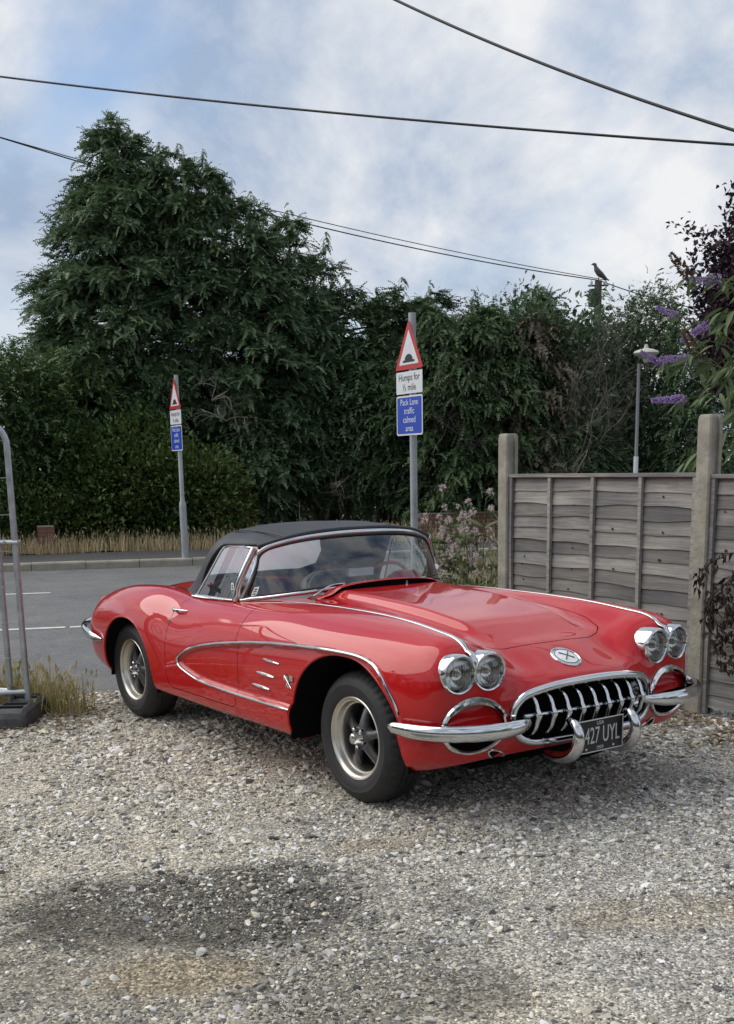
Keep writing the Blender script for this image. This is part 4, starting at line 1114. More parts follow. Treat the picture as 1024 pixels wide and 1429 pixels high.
gl_(gi.outputs[0], ip.inputs['Points']); gl_(ci.outputs[0], ip.inputs['Instance']); gl_(rv.outputs[2], ip.inputs['Instance Index']); gl_(rr_.outputs[0], ip.inputs['Rotation']); gl_(na_.outputs[0], ip.inputs['Scale']); gl_(ip.outputs[0], go.inputs[0])
gro.modifiers.new('scatter', 'NODES').node_group = gn

# a few stones big enough to pick out
def stone(x, y, s, seed, label, mat='big_stone'):
    import bmesh
    bm = bmesh.new(); bmesh.ops.create_icosphere(bm, subdivisions=3, radius=1.0); r = np.random.default_rng(seed)
    ax = r.normal(size=(9, 3)); ax /= np.linalg.norm(ax, axis=1)[:, None]; cut = r.uniform(.42, .8, 9)
    for v in bm.verts:
        p = np.array(v.co)
        for a, c in zip(ax, cut):
            q = p @ a
            if q > c: p = p - a*(q-c)*.9
        v.co = Vector(p*np.array([1.0, .60, .36])*s)
    me = bpy.data.meshes.new('stone'); bm.to_mesh(me); bm.free(); me.shade_smooth(); me.set_sharp_from_angle(angle=R(22)); me.materials.append(MAT[mat])
    o = link('stone', me); o.location = (x, y, float(drive_z(np.array([x]), np.array([y]))[0])+.13*s); o.rotation_euler = (r.uniform(-.2, .2), r.uniform(-.2, .2), r.uniform(0, 6.28))
    tag(o, label, 'stone')
stone(1.165, -2.253, .040, 1, 'largest pale flat stone lying between the dark stain and the sandy patch')
stone(1.03, -2.17, .024, 2, 'small whitish stone in the middle of the dark oily stain')
stone(1.62, -1.62, .026, 3, 'isolated dark blunt stone on the light chippings', 'big_stone_dark')
stone(2.02, -1.93, .028, 4, 'pale cream stone on the coarse grey chippings')

# ---------------------------------------------------------------- plants: shared generators
def norm(a): return a/(np.linalg.norm(a, axis=-1, keepdims=True)+1e-9)
def fronds(P, D, L, W, droop, n=6, flat=.35, seed=0):
    """feathery sprays: a drooping spine with pointed leaflets either side (one connected island each)"""
    r = np.random.default_rng(seed); N_ = len(P); D = norm(D)
    rnd = norm(r.normal(size=(N_, 3))*flat + np.array([0, 0, 1.0]))
    S = norm(np.cross(D, rnd)); ts = np.linspace(0, 1, n+1)
    L = L[:, None]; W = W[:, None]
    spine = [P + D*L*t + np.array([0, 0, -1.0])*(droop[:, None]*L*t*t) for t in ts]
    V = [*spine]; F = []
    tri = []
    for i in range(n):
        t = (i+.5)/n; w = (1.0-.75*t)*(.75+.5*r.uniform(size=(N_, 1)))
        for sg in (1, -1):
            tip = spine[i] + D*L*(1.15/n) + sg*S*W*w + np.array([0, 0, -1.0])*(W*w*.18*(.4+r.uniform(size=(N_, 1))))
            V.append(tip); tri.append((i, i+1, len(V)-1) if sg > 0 else (i+1, i, len(V)-1))
    K = len(V); VV = np.stack(V, 1).reshape(-1, 3)
    F = (np.arange(N_)[:, None, None]*K + np.array(tri)[None]).reshape(-1, 3)
    return VV, F
def leaves(P, D, L, W, seed=0, cup=.25):
    """simple pointed leaves folded along the midrib: 4 triangles, one island each"""
    r = np.random.default_rng(seed); N_ = len(P); D = norm(D)
    S = norm(np.cross(D, norm(r.normal(size=(N_, 3))*.6+np.array([0, 0, 1.0])))); Nn = np.cross(S, D)
    L = L[:, None]; W = W[:, None]
    m = P + D*L*.5 - Nn*W*cup*.4; tip = P + D*L - np.array([0, 0, 1.0])*L*.12
    a = P + D*L*.42 + S*W*.5 + Nn*W*cup; b = P + D*L*.42 - S*W*.5 + Nn*W*cup
    V = np.stack([P, a, tip, b, m], 1).reshape(-1, 3)
    tri = np.array([(0, 1, 4), (1, 2, 4), (2, 3, 4), (3, 0, 4)])
    return V, (np.arange(N_)[:, None, None]*5+tri[None]).reshape(-1, 3)
def join(parts):
    Vs, Fs, n = [], [], 0
    for V, F in parts: Vs.append(V); Fs.append(F+n); n += len(V)
    return np.concatenate(Vs), np.concatenate(Fs)
def twigs(paths, r0, r1):
    """three-sided tapering twigs along polylines (array K x M x 3)"""
    A = np.asarray(paths, float); K, m_, _ = A.shape
    T = norm(np.gradient(A, axis=1)); ref = np.array([.31, .52, .79])
    B = norm(np.cross(T, ref)); Nn = np.cross(B, T)
    rad = (np.asarray(r0).reshape(-1, 1)*(1-np.linspace(0, 1, m_)) + np.asarray(r1).reshape(-1, 1)*np.linspace(0, 1, m_))[..., None]
    V = np.stack([A+rad*(B*math.cos(a)+Nn*math.sin(a)) for a in (0, 2.094, 4.189)], 2).reshape(-1, 3)
    F = []
    for i in range(m_-1):
        for j in range(3):
            F.append((i*3+j, i*3+(j+1) % 3, (i+1)*3+(j+1) % 3)); F.append((i*3+j, (i+1)*3+(j+1) % 3, (i+1)*3+j))
    F = (np.arange(K)[:, None, None]*(m_*3)+np.array(F)[None]).reshape(-1, 3)
    return V, F
def trunk_mesh(root, h, r, lean=(0, 0), name='trunk', n=10):
    pts = [(lean[0]*t+.06*math.sin(7*t+h), lean[1]*t+.05*math.cos(5*t), h*t-.15) for t in np.linspace(0, 1, n)]
    rr = np.interp(np.linspace(0, 1, n), [0, .06, .2, 1], [r*1.5, r*1.1, r, r*.25])
    return MB().tube(pts, rr, 10).build(name, 'bark', root)

def conifer(name, label, col, depth, H, Rb, z0, nb, nf, mat, seed, profile=None, leaders=((0, 0, 1.0),), L=.42, group=None, cat='tree', limbs=True, base_z=.1, droop=.30, W=.30, open_=0.0):
    """cypress-like tree: whorls of drooping limbs on one or more leaders, feathery sprays along each limb"""
    r = np.random.default_rng(seed)
    gx = ground_spot(col, depth, base_z); root = empty(name, tuple(gx)); tag(root, label, cat, group)
    toc = norm(CAM[:2]-gx[:2])
    trunk_mesh(root, H*.72, .05*Rb+.12)
    P_, D_, L_, W_, dr_ = [], [], [], [], []; tw = []
    prof = profile or (lambda q: (1-q)**.75)
    for (lx, ly, hs) in leaders:
        k = int(nb*hs/len(leaders)*1.4)
        for i in range(k):
            q = r.uniform(0, 1)**.85; zb = z0+(H*hs-z0)*q
            a = r.uniform(0, 2*np.pi)
            od = np.array([math.cos(a), math.sin(a), 0])
            if od[:2] @ toc < -.45 and r.uniform() < .75: continue
            ln = Rb*prof(q)*r.uniform(.70, 1.08)+.18
            ox, oy = RGH[0]*lx+FWH[0]*ly, RGH[1]*lx+FWH[1]*ly
            b0 = np.array([ox, oy, zb]); rise = r.uniform(.05, .35); dp = r.uniform(.25, .6)
            m_ = int(nf*(.35+.65*prof(q))*r.uniform(.7, 1.2))
            t = r.uniform(.12, 1.0, m_)**.62
            pos = b0 + od*(ln*t)[:, None] + np.array([0, 0, 1.0])*((rise*t-dp*t*t)*ln)[:, None]
            side = np.array([-od[1], od[0], 0])
            pos += side*(r.normal(0, .16, m_)*ln*(.3+t*.7)*.6)[:, None] + r.normal(0, .05, (m_, 3))
            dd = od*.8 + side*r.normal(0, .55, (m_, 1)) + np.array([0, 0, 1.0])*r.normal(.12, .45, (m_, 1))
            P_.append(pos); D_.append(dd); L_.append(L*r.uniform(.55, 1.25, m_)); W_.append(L*W*r.uniform(.6, 1.2, m_)); dr_.append(droop*r.uniform(.5, 1.5, m_))
            if limbs: 
                tt = np.linspace(0, .95, 6); tw.append(b0 + od*(ln*tt)[:, None] + np.array([0, 0, 1.0])*((rise*tt-dp*tt*tt)*ln)[:, None])
        # nodding tip of each leader
        m_ = 130; t = r.uniform(0, 1, m_)**.8; tp = np.array([RGH[0]*lx+FWH[0]*ly, RGH[1]*lx+FWH[1]*ly, H*hs])
        a = r.uniform(0, 2*np.pi, m_); od = np.stack([np.cos(a), np.sin(a), np.full(m_, -.1)], 1)
        P_.append(tp + np.array([0, 0, -1.0])*(t*1.7-.25)[:, None] + od*np.array([1, 1, 0])*(r.uniform(0, .22, m_)*t)[:, None]); D_.append(od); L_.append(L*(.35+.55*t)); W_.append(L*W*np.ones(m_)*.8); dr_.append(np.full(m_, 1.0))
    P_, D_ = np.concatenate(P_), np.concatenate(D_)
    V, F = fronds(P_, D_, np.concatenate(L_), np.concatenate(W_), np.concatenate(dr_), seed=seed)
    big_mesh('crown', V, F, mat, root)
    if tw:
        V, F = twigs(np.array(tw), np.full(len(tw), .035), np.full(len(tw), .008)); big_mesh('limbs', V, F, 'bark', root)['kind'] = 'stuff'
    return root

def leafy_mass(name, label, lobes, n, mat, L, seed, cat, group=None, style='leaf', boxy=2.0, stem=True, up=.3, base_z=.1, shell=.45, stem_h=None):
    """bush / hedge / rounded crown: leaves through the outer volume of several ellipsoid lobes.
    lobes: (col, depth, height of centre, half width, half depth, half height)"""
    r = np.random.default_rng(seed)
    c0 = ground_spot(lobes[0][0], lobes[0][1], base_z); root = empty(name, tuple(c0)); tag(root, label, cat, group)
    vol = np.array([l[3]*l[5] for l in lobes]); cnt = (n*vol/vol.sum()).astype(int)
    P_, D_ = [], []
    for l, k in zip(lobes, cnt):
        c = ground_spot(l[0], l[1], l[2]) - c0
        u_ = norm(r.normal(size=(k, 3))); u_ = u_/(np.abs(u_)**boxy).sum(1, keepdims=True)**(1/boxy); rad = r.uniform(shell, 1, k)**.6*(1+.10*np.sin(u_[:, 0]*7+seed)+.10*np.sin(u_[:, 2]*9+u_[:, 1]*6))
        rad *= 1+(.07 if boxy < 3 else .025)*r.normal(size=k)
        if boxy > 3: rad = np.minimum(rad, 1.03+.03*r.normal(size=k))
        loc = u_*rad[:, None]*np.array([l[3], l[4], l[5]])
        w = c + RGH*loc[:, :1] + FWH*loc[:, 1:2] + np.array([0, 0, 1.0])*loc[:, 2:]
        out = RGH*u_[:, :1]/l[3] + FWH*u_[:, 1:2]/l[4] + np.array([0, 0, 1.0])*u_[:, 2:]/l[5]
        keep = w[:, 2] > -.05; P_.append(w[keep]); D_.append((norm(out)+r.normal(0, .55, (k, 3))+np.array([0, 0, up]))[keep])
    P_, D_ = np.concatenate(P_), np.concatenate(D_); k = len(P_)
    Ls = L*r.uniform(.6, 1.3, k)
    if style == 'leaf': V, F = leaves(P_, D_, Ls, Ls*.5, seed)
    else: V, F = fronds(P_, D_, Ls, Ls*.30, r.uniform(.1, .6, k), n=4, seed=seed)
    big_mesh('crown' if cat == 'tree' else 'foliage', V, F, mat, root)
    if stem:
        zt = stem_h or max(l[2] for l in lobes)
        tw = []
        for i in range(12):
            l = lobes[r.integers(len(lobes))]; e = ground_spot(l[0], l[1], l[2])-c0 + RGH*r.normal(0, l[3]*.4)
            s0 = (ground_spot(l[0], l[1], base_z)-c0) + RGH*r.normal(0, .15); s0[2] = -.1; tt = np.linspace(0, 1, 6)[:, None]
            tw.append(s0*(1-tt)+e*tt+r.normal(0, .04, (6, 3))*np.sin(np.pi*tt))
        V, F = twigs(np.array(tw), np.full(12, .05), np.full(12, .015)); big_mesh('trunk' if cat == 'tree' else 'stems', V, F, 'bark', root)
    return root

def branching(root, base, h, spread, seed, mat='bare_twig', levels=4, first=7, child=5, r0=.05, up=.6):
    """bare branching: polylines that fork several times; returns tip positions"""
    r = np.random.default_rng(seed); cur = []; V_all = []
    for i in range(first):
        a = r.uniform(0, 2*np.pi); d = norm(np.array([math.cos(a)*spread, math.sin(a)*spread, 1.0])); cur.append((np.array(base, float), d, h*r.uniform(.4, .6)))
    rad = r0; tips = []
    for lv in range(levels):
        paths, nxt = [], []
        for p, d, ln in cur:
            pts = [p]; dd = d.copy()
            for k in range(5):
                dd = norm(dd+r.normal(0, .17, 3)+np.array([0, 0, .05*up])); pts.append(pts[-1]+dd*ln/5)
            paths.append(pts)
            for c in range(child):
                k = r.integers(2, 6); nd = norm(dd+r.normal(0, .55, 3)+np.array([0, 0, .25*up])); nxt.append((pts[k], nd, ln*r.uniform(.45, .75)))
            tips.append((pts[-1], dd))
        V_all.append(twigs(np.array(paths), np.full(len(paths), rad), np.full(len(paths), rad*.4))); rad *= .45; cur = nxt
    V, F = join(V_all); big_mesh('branches', V, F, mat, root)
    return tips
# ---------------------------------------------------------------- trees and hedges across the road
FZ = lambda row, d=25.0: 1.45+(655-row)*d/(1568+.2118*(655-row))   # height that reaches a given row at distance d
conifer('cypress_tree', 'tall dense cypress with nodding tips rising highest above the hedge', 190, 25.4, FZ(174), 1.85, .9, 560, 74, 'cypress_green', 11,
        profile=lambda q: (1-q**3.6)**.85*(1 if q > .12 else .85+1.25*q), leaders=((-.12, 0, 1.0), (.18, .3, .975), (-.55, .2, .86)), L=.27, W=.30)
conifer('cypress_tree', 'broad cypress with several leaders leaning against the tallest cypress', 316, 25.0, FZ(222), 1.12, .8, 560, 80, 'cypress_green', 12,
        profile=lambda q: (1-q**2.2)**.95, leaders=((-1.10, .1, 1.0), (-.68, -.1, .98), (-.22, .0, .972), (.32, .2, .905), (.78, -.1, .865), (1.2, .1, .76)), L=.27, W=.30)
conifer('cypress_tree', 'shorter ragged cypress sloping down with a thin open top', 398, 25.6, FZ(300), 1.2, 1.4, 240, 60, 'cypress_green', 13,
        profile=lambda q: 1.05*(1-q**1.3)**.9, leaders=((-.3, 0, .97), (.25, .2, 1.0), (.7, .1, .78)), L=.28, W=.30)
conifer('conifer_tree', 'open topped conifer with tufts of foliage against the sky', 462, 26.5, FZ(352, 26.5), 1.1, 1.2, 90, 34, 'evergreen_dark', 14,
        profile=lambda q: .85*(1-q**2.5)**.8*(.35+.65*math.sin(q*15)**2), L=.30, W=.28)
conifer('conifer_tree', 'dark broad conifer standing behind the nearer road sign', 535, 26.2, FZ(410, 26.2), 1.3, 1.2, 300, 64, 'evergreen_dark', 15,
        profile=lambda q: 1.1*(1-q**2.4)**.7, leaders=((-.7, 0, .985), (-.1, .1, .95), (.5, .2, 1.0), (1.1, .2, .98)), L=.28, W=.30)
conifer('drooping_cypress', 'brighter drooping cypress between the road sign and the bare thicket', 662, 24.6, FZ(440), 1.25, .8, 280, 64, 'bright_cypress', 16,
        profile=lambda q: 1.1*(1-q**2.2)**.75, leaders=((-.7, 0, .95), (.0, 0, 1.0), (.5, 0, .93)), L=.30, droop=.55, W=.28)
conifer('conifer_tree', 'narrow pointed conifer with rusty top beside the telegraph pole', 755, 27.5, FZ(428, 27.5), .95, .8, 90, 40, 'evergreen_dark', 17,
        profile=lambda q: 1.0*(1-q)**.7, L=.40)
leafy_mass('evergreen_tree', 'dense dark evergreen with rounded top behind the street lamp', [(880, 26.0, 2.7, 1.45, 1.2, 2.6), (930, 25.5, 2.5, 1.2, 1.0, 2.45), (845, 26.5, 2.4, 1.0, 1.0, 2.2), (975, 24.5, 2.3, 1.0, 1.0, 2.2), (905, 26, 4.6, .6, .6, .75), (690, 26.5, 4.2, .9, .6, 1.1)], 19000, 'evergreen_dark', .20, 18, 'tree', style='frond', up=0)
leafy_mass('evergreen_tree', 'ivy clad evergreen mixed through the bare thicket', [(790, 25.0, 2.4, 1.4, 1.0, 2.3), (720, 25.4, 2.6, 1.2, 1.0, 2.4), (820, 25.2, 3.1, 1.0, .9, 1.6), (745, 25.0, 3.9, .8, .7, 1.1)], 16000, 'evergreen_dark', .16, 19, 'tree', style='leaf', up=0)
# bare thicket
th = empty('bare_thicket', tuple(ground_spot(762, 24.6, .1))); tag(th, 'grey bare twiggy thicket between the bright cypress and the lamp', 'thicket')
for k, (dx, hh) in enumerate(((-.9, 4.2), (-.2, 4.6), (.5, 4.3))):
    o_ = RGH*dx
    branching(th, (o_[0], o_[1], -.1), hh, .32, 40+k, levels=5, first=6, child=4, r0=.028)
conifer('dead_branch_tree', 'half dead grey brown shrub with drooping dry sprays', 745, 24.7, 4.4, 1.1, .8, 60, 26, 'dry_foliage', 44, profile=lambda q: 1.0*(1-q**2)**.8, L=.40, droop=.9)
# hedges and bushes nearer the pavement
leafy_mass('conifer_hedge', 'tall trimmed conifer hedge with feathery sprays at the end of the row', [(-60, 23.0, 2.05, 1.5, .9, 1.95), (25, 23.3, 2.05, 1.2, .9, 1.98), (95, 23.9, 2.0, 1.1, .8, 1.9), (-150, 22.6, 2.05, 1.5, .9, 2.0)], 23000, 'hedge_green', .22, 20, 'hedge', style='frond', up=.1, boxy=5.0)
leafy_mass('laurel_bush', 'broad laurel bush with glossy leaves behind the dry grass', [(175, 23.0, 1.2, 1.35, .8, 1.25), (255, 23.2, 1.05, 1.2, .8, 1.15), (120, 23.2, 1.4, .85, .7, 1.25), (300, 23.6, 1.0, .75, .7, 1.0), (200, 23.6, 1.9, 1.0, .7, 1.0)], 22000, 'laurel_green', .13, 21, 'bush', style='leaf')
leafy_mass('low_bush', 'low dark bush at the foot of the hedge beside the brick pier', [(40, 22.6, .75, .9, .5, .8), (95, 22.7, .6, .6, .5, .65)], 5000, 'laurel_green', .12, 22, 'bush', style='leaf')
leafy_mass('dark_shrub', 'dark shrub growing under the ragged cypress', [(345, 24.6, 1.7, 1.0, .7, 1.3), (395, 25.5, 2.4, 1.1, .7, 1.5)], 8000, 'evergreen_dark', .26, 23, 'bush', style='frond', up=-.2)
leafy_mass('dark_shrub', 'dark shrub hanging low behind the car roof', [(480, 25.5, 2.3, 1.3, .8, 1.5), (430, 25.5, 2.6, .9, .8, 1.4), (560, 25.2, 2.3, 1.2, .8, 1.5)], 10000, 'evergreen_dark', .28, 24, 'bush', style='frond', up=-.2)
leafy_mass('shade_shrub', 'dark green shrub in the gap right of the nearer road sign', [(690, 24.4, 1.2, 1.3, .8, 1.3), (790, 24.2, 1.3, 1.2, .8, 1.5), (620, 25, 1.2, 1.0, .8, 1.2)], 12000, 'evergreen_dark', .22, 25, 'bush', style='frond', up=-.1)
# the wood behind, read only as one dark mass
def wood():
    r = np.random.default_rng(77); Ps, Ds = [], []
    for k in range(46):
        s_ = -26+k*1.5; c = np.array(rd(26.5+r.uniform(0, 3), s_, r.uniform(1.6, 2.4)))
        u_ = norm(r.normal(size=(300, 3))); p = c + u_*np.array([1.6, 1.6, 2.0])*r.uniform(.6, 1.05, (300, 1))
        Ps.append(p); Ds.append(u_+r.normal(0, .4, (300, 3)))
    P_, D_ = np.concatenate(Ps), np.concatenate(Ds); L_ = r.uniform(.35, .75, len(P_))
    V, F = fronds(P_, D_, L_, L_*.35, r.uniform(.2, .6, len(P_)), n=3, seed=5)
    tag(big_mesh('woodland', V, F, 'evergreen_dark'), 'dark woodland mass behind the roadside trees', 'woodland', kind='stuff')
wood()
# separate bare trunks that show in the dark gap under the trees
for i, (c_, dpt, hh, rr) in enumerate(((388, 24.8, 3.2, .13), (446, 25.6, 3.0, .10), (630, 24.4, 2.6, .06), (352, 25.4, 2.8, .08))):
    root = empty('tree_stem', tuple(ground_spot(c_, dpt, .1)))
    tag(root, ['thick bare tree stem in the dark gap left of the car roof', 'bare tree stem behind the middle of the car roof', 'thin pale stem in the dark gap right of the nearer road sign', 'slender stem at the edge of the laurel bush'][i], 'tree')
    trunk_mesh(root, hh, rr, lean=(.15*(-1)**i, .1))
    branching(root, (0, 0, hh*.35), 1.5, .9, 60+i, mat='pale_twig' if i in (0, 2) else 'bare_twig', levels=3, first=4, child=3, r0=.018, up=-.2)
for i, (c_, dpt, zz) in enumerate(((318, 23.9, 2.6), (470, 24.4, 1.2), (300, 23.9, 3.0))):
    root = empty('dead_branch', tuple(ground_spot(c_, dpt, zz)))
    tag(root, ['dead curved branches hanging beside the farther road sign', 'pale broken branch tuft behind the soft top', 'dead grey branches below the broad cypress'][i], 'branch')
    branching(root, (0, 0, 0), 1.1, 1.6, 80+i, mat='pale_twig', levels=4, first=5, child=3, r0=.016, up=-1.0)

# plum tree behind the garden fence
pt = empty('plum_tree', tuple(ground_spot(1052, 13.6, 0.0))); tag(pt, 'purple leaved plum tree rising behind the garden fence', 'tree')
trunk_mesh(pt, 3.4, .09)
tips = branching(pt, (0, 0, 1.6), 2.85, .30, 91, mat='bark', levels=4, first=13, child=4, r0=.035, up=1.4)
r = np.random.default_rng(92); P_, D_ = [], []
for p, dd in tips:
    m_ = 44; P_.append(p - dd*r.uniform(-.05, .6, (m_, 1)) + r.normal(0, .05, (m_, 3))); D_.append(dd+r.normal(0, .8, (m_, 3)))
P_, D_ = np.concatenate(P_), np.concatenate(D_); L_ = r.uniform(.05, .095, len(P_))
V, F = leaves(P_, D_, L_, L_*.62, 93); big_mesh('crown', V, F, 'plum_leaf', pt)

# ---------------------------------------------------------------- dry grass
def grass(name, label, pts, h, mat, seed, lean=.35, w=.006, heads=0.0):
    r = np.random.default_rng(seed); N_ = len(pts); P = np.asarray(pts, float)
    a = r.uniform(0, 2*np.pi, N_); ld = np.stack([np.cos(a), np.sin(a), np.zeros(N_)], 1)*np.abs(r.normal(0, lean, N_))[:, None]
    H = h*r.uniform(.45, 1.15, N_)[:, None]; sdv = np.stack([-np.sin(a+r.normal(0, 1, N_)), np.cos(a), np.zeros(N_)], 1); sdv = norm(sdv)*w*r.uniform(.6, 1.4, N_)[:, None]
    V = np.stack([P-sdv, P+sdv, P+ld*H*.35+np.array([0, 0, .55])*H+sdv*.7, P+ld*H*.35+np.array([0, 0, .55])*H-sdv*.7, P+ld*H+np.array([0, 0, 1.0])*H*(1-.25*np.linalg.norm(ld, axis=1, keepdims=True))], 1).reshape(-1, 3)
    F = (np.arange(N_)[:, None, None]*5+np.array([(0, 1, 2), (0, 2, 3), (3, 2, 4)])[None]).reshape(-1, 3)
    parts = [(V, F)]
    k = r.uniform(size=N_) < heads
    if k.any():
        tip = V.reshape(N_, 5, 3)[k, 4]; L_ = r.uniform(.05, .10, len(tip)); d_ = ld[k]+np.array([0, 0, .8])
        parts.append(leaves(tip-d_*.03, d_, L_, L_*.28, seed))
    V, F = join(parts)
    return tag(big_mesh(name, V, F, mat), label, 'grass', kind='stuff')
n = 15000; o_ = rng.uniform(17.0, 18.6, n); s_ = rng.uniform(-14, 14, n)
cl = .12*smooth_noise(o_*3, s_*3, 51, 1.0)
grass('dry_grass', 'straw coloured dry grass strip behind the far pavement', np.stack([RN[0]*o_+RE[0]*s_, RN[1]*o_+RE[1]*s_, np.full(n, .08)], 1), .40, 'dry_grass', 52, .30, .008, .25)
def tuft(cx, cy, rad, n, seed):
    r = np.random.default_rng(seed); a = r.uniform(0, 6.28, n); q = rad*np.sqrt(r.uniform(size=n)); return np.stack([cx+q*np.cos(a), cy+q*np.sin(a), np.full(n, -.01)], 1)
pts = np.concatenate([tuft(-3.34, -1.22, .24, 420, 1), tuft(-3.05, -1.12, .20, 160, 2), tuft(-3.62, -1.45, .35, 520, 3), tuft(-3.95, -1.75, .45, 600, 4), tuft(-3.4, -1.9, .35, 400, 5), tuft(-4.3, -2.2, .5, 500, 6)])
grass('verge_grass', 'half dry grass tufts round the foot of the wire fence panel', pts, .30, 'green_dry_grass', 53, .55, .0036, .25)
# leaf litter and twigs at the foot of the panel fence and the wire fence
def litter(name, label, pts, mat, seed, size=.045):
    r = np.random.default_rng(seed); k = len(pts); d_ = r.normal(size=(k, 3)); d_[:, 2] *= .25
    L_ = size*r.uniform(.5, 1.4, k); V, F = leaves(np.asarray(pts), d_, L_, L_*.5, seed, .3)
    return tag(big_mesh(name, V, F, mat), label, 'leaf litter', kind='stuff')
r = np.random.default_rng(61)
lx = r.uniform(-2.3, 1.9, 1500); ly = 2.07-np.abs(r.normal(0, .42, 1500))
litter('leaf_litter', 'brown leaf litter along the foot of the wooden fence', np.stack([lx, ly, np.full(1500, .018)+r.uniform(0, .02, 1500)], 1), 'dead_leaf', 62)
lp = tuft(-2.95, -1.45, .55, 420, 9); lp[:, 2] = .018
litter('leaf_litter', 'dry leaves and straw round the plastic fence foot', lp, 'dead_leaf', 63)

# ---------------------------------------------------------------- wild flowers and buddleia
HEADM = None
def head_mesh():
    r = np.random.default_rng(5); k = 34; u_ = norm(r.normal(size=(k, 3))+np.array([0, 0, .5])); V, F = leaves(u_*.012, u_, np.full(k, .034), np.full(k, .012), 6)
    me = bpy.data.meshes.new('flower_head'); me.from_pydata(V.tolist(), [], F.tolist()); me.materials.append(MAT['thistle_head']); return me
HEADM = head_mesh()
def leaf_mesh(name, L, W, mat, n=7, bend=.25):
    t = np.linspace(0, 1, n); w = W*np.sin(np.pi*np.clip(t*.94+.06, 0, 1))**.8*(1-.25*t)
    G = np.array([[(L*q, -ww*.5, -bend*L*q*q+.12*ww), (L*q, 0, -bend*L*q*q-.05*W), (L*q, ww*.5, -bend*L*q*q+.12*ww)] for q, ww in zip(t, w)])
    return MB().grid(G).mesh(name, mat)
WLEAF = leaf_mesh('leaf', .20, .05, 'weed_green')
def aim(o, p, d, roll=0.0, s=1.0):
    q = Vector(d).to_track_quat('X', 'Z'); o.location = p
    o.rotation_euler = (q.to_matrix() @ Matrix.Rotation(roll, 3, 'X')).to_euler(); o.scale = (s, s, s)
def thistle(col_, dpt, H, nst, seed, label):
    r = np.random.default_rng(seed); base = ground_spot(col_, dpt, .0); root = empty('wild_thistle', tuple(base)); tag(root, label, 'thistle')
    paths, tips = [], []
    for i in range(nst):
        a = r.uniform(0, 6.28); sp = r.uniform(.02, .30); hh = H*r.uniform(.7, 1.05); t = np.linspace(0, 1, 6)[:, None]
        p = np.array([math.cos(a)*.06, math.sin(a)*.06, 0]) + np.array([math.cos(a)*sp, math.sin(a)*sp, 0])*t**1.5 + np.array([0, 0, hh])*t
        paths.append(p)
        for j in range(6):
            k = r.integers(3, 6); q0 = p[k] if k < 6 else p[-1]; d_ = norm(np.array([r.normal(), r.normal(), 1.6])); ln = r.uniform(.06, .22); paths.append(q0+d_*ln*t); tips.append(q0+d_*ln)
        tips.append(p[-1])
        for j in range(12):
            k = r.integers(1, 5); a2 = r.uniform(0, 6.28); o = link('leaf', WLEAF, root); aim(o, tuple(p[k]), (math.cos(a2), math.sin(a2), r.uniform(.1, .8)), r.normal(0, .4), r.uniform(.6, 1.1))
    V, F = twigs(np.array(paths), np.full(len(paths), .006), np.full(len(paths), .0025)); big_mesh('stems', V, F, 'weed_green', root)
    for p in tips[::2][:40]:
        o = link('flower_head', HEADM, root); o.location = tuple(p); o.rotation_euler = (r.uniform(-.6, .6), r.uniform(-.6, .6), r.uniform(0, 6)); s = r.uniform(.6, 1.15); o.scale = (s, s, s)
thistle(664, 10.6, 1.28, 8, 1, 'tallest bushy thistle with pink fluffy heads beside the concrete post')
thistle(634, 10.9, 1.10, 7, 2, 'thistle with lilac heads in the middle of the weeds')
thistle(606, 11.1, 1.12, 6, 3, 'sparse browning thistle next to the sign post')
thistle(686, 10.9, 1.05, 6, 4, 'leaning thistle half hidden by the concrete post')
thistle(645, 10.2, .80, 6, 5, 'short thistle in front of the taller thistles')
def weeds():
    r = np.random.default_rng(71); k = 6500; o_ = r.uniform(3.2, 6.4, k); s_ = r.uniform(.95, 4.5, k); base = np.stack([RN[0]*o_+RE[0]*s_, RN[1]*o_+RE[1]*s_, np.zeros(k)], 1)
    base[:, 2] = r.uniform(0, .62, k)**1.2
    L_ = r.uniform(.07, .22, k); V, F = leaves(base, r.normal(0, .7, (k, 3))+np.array([0, 0, .9]), L_, L_*.22, 72)
    tag(big_mesh('weeds', V, F, 'weed_green'), 'tangled green weeds growing below the thistles', 'weeds', kind='stuff')
    p2 = base.copy()[:2600]; p2[:, 2] = 0
    grass('weed_grass', 'tall pale grass stalks standing among the weeds', p2, .85, 'green_dry_grass', 73, .22, .004, .3)
weeds()

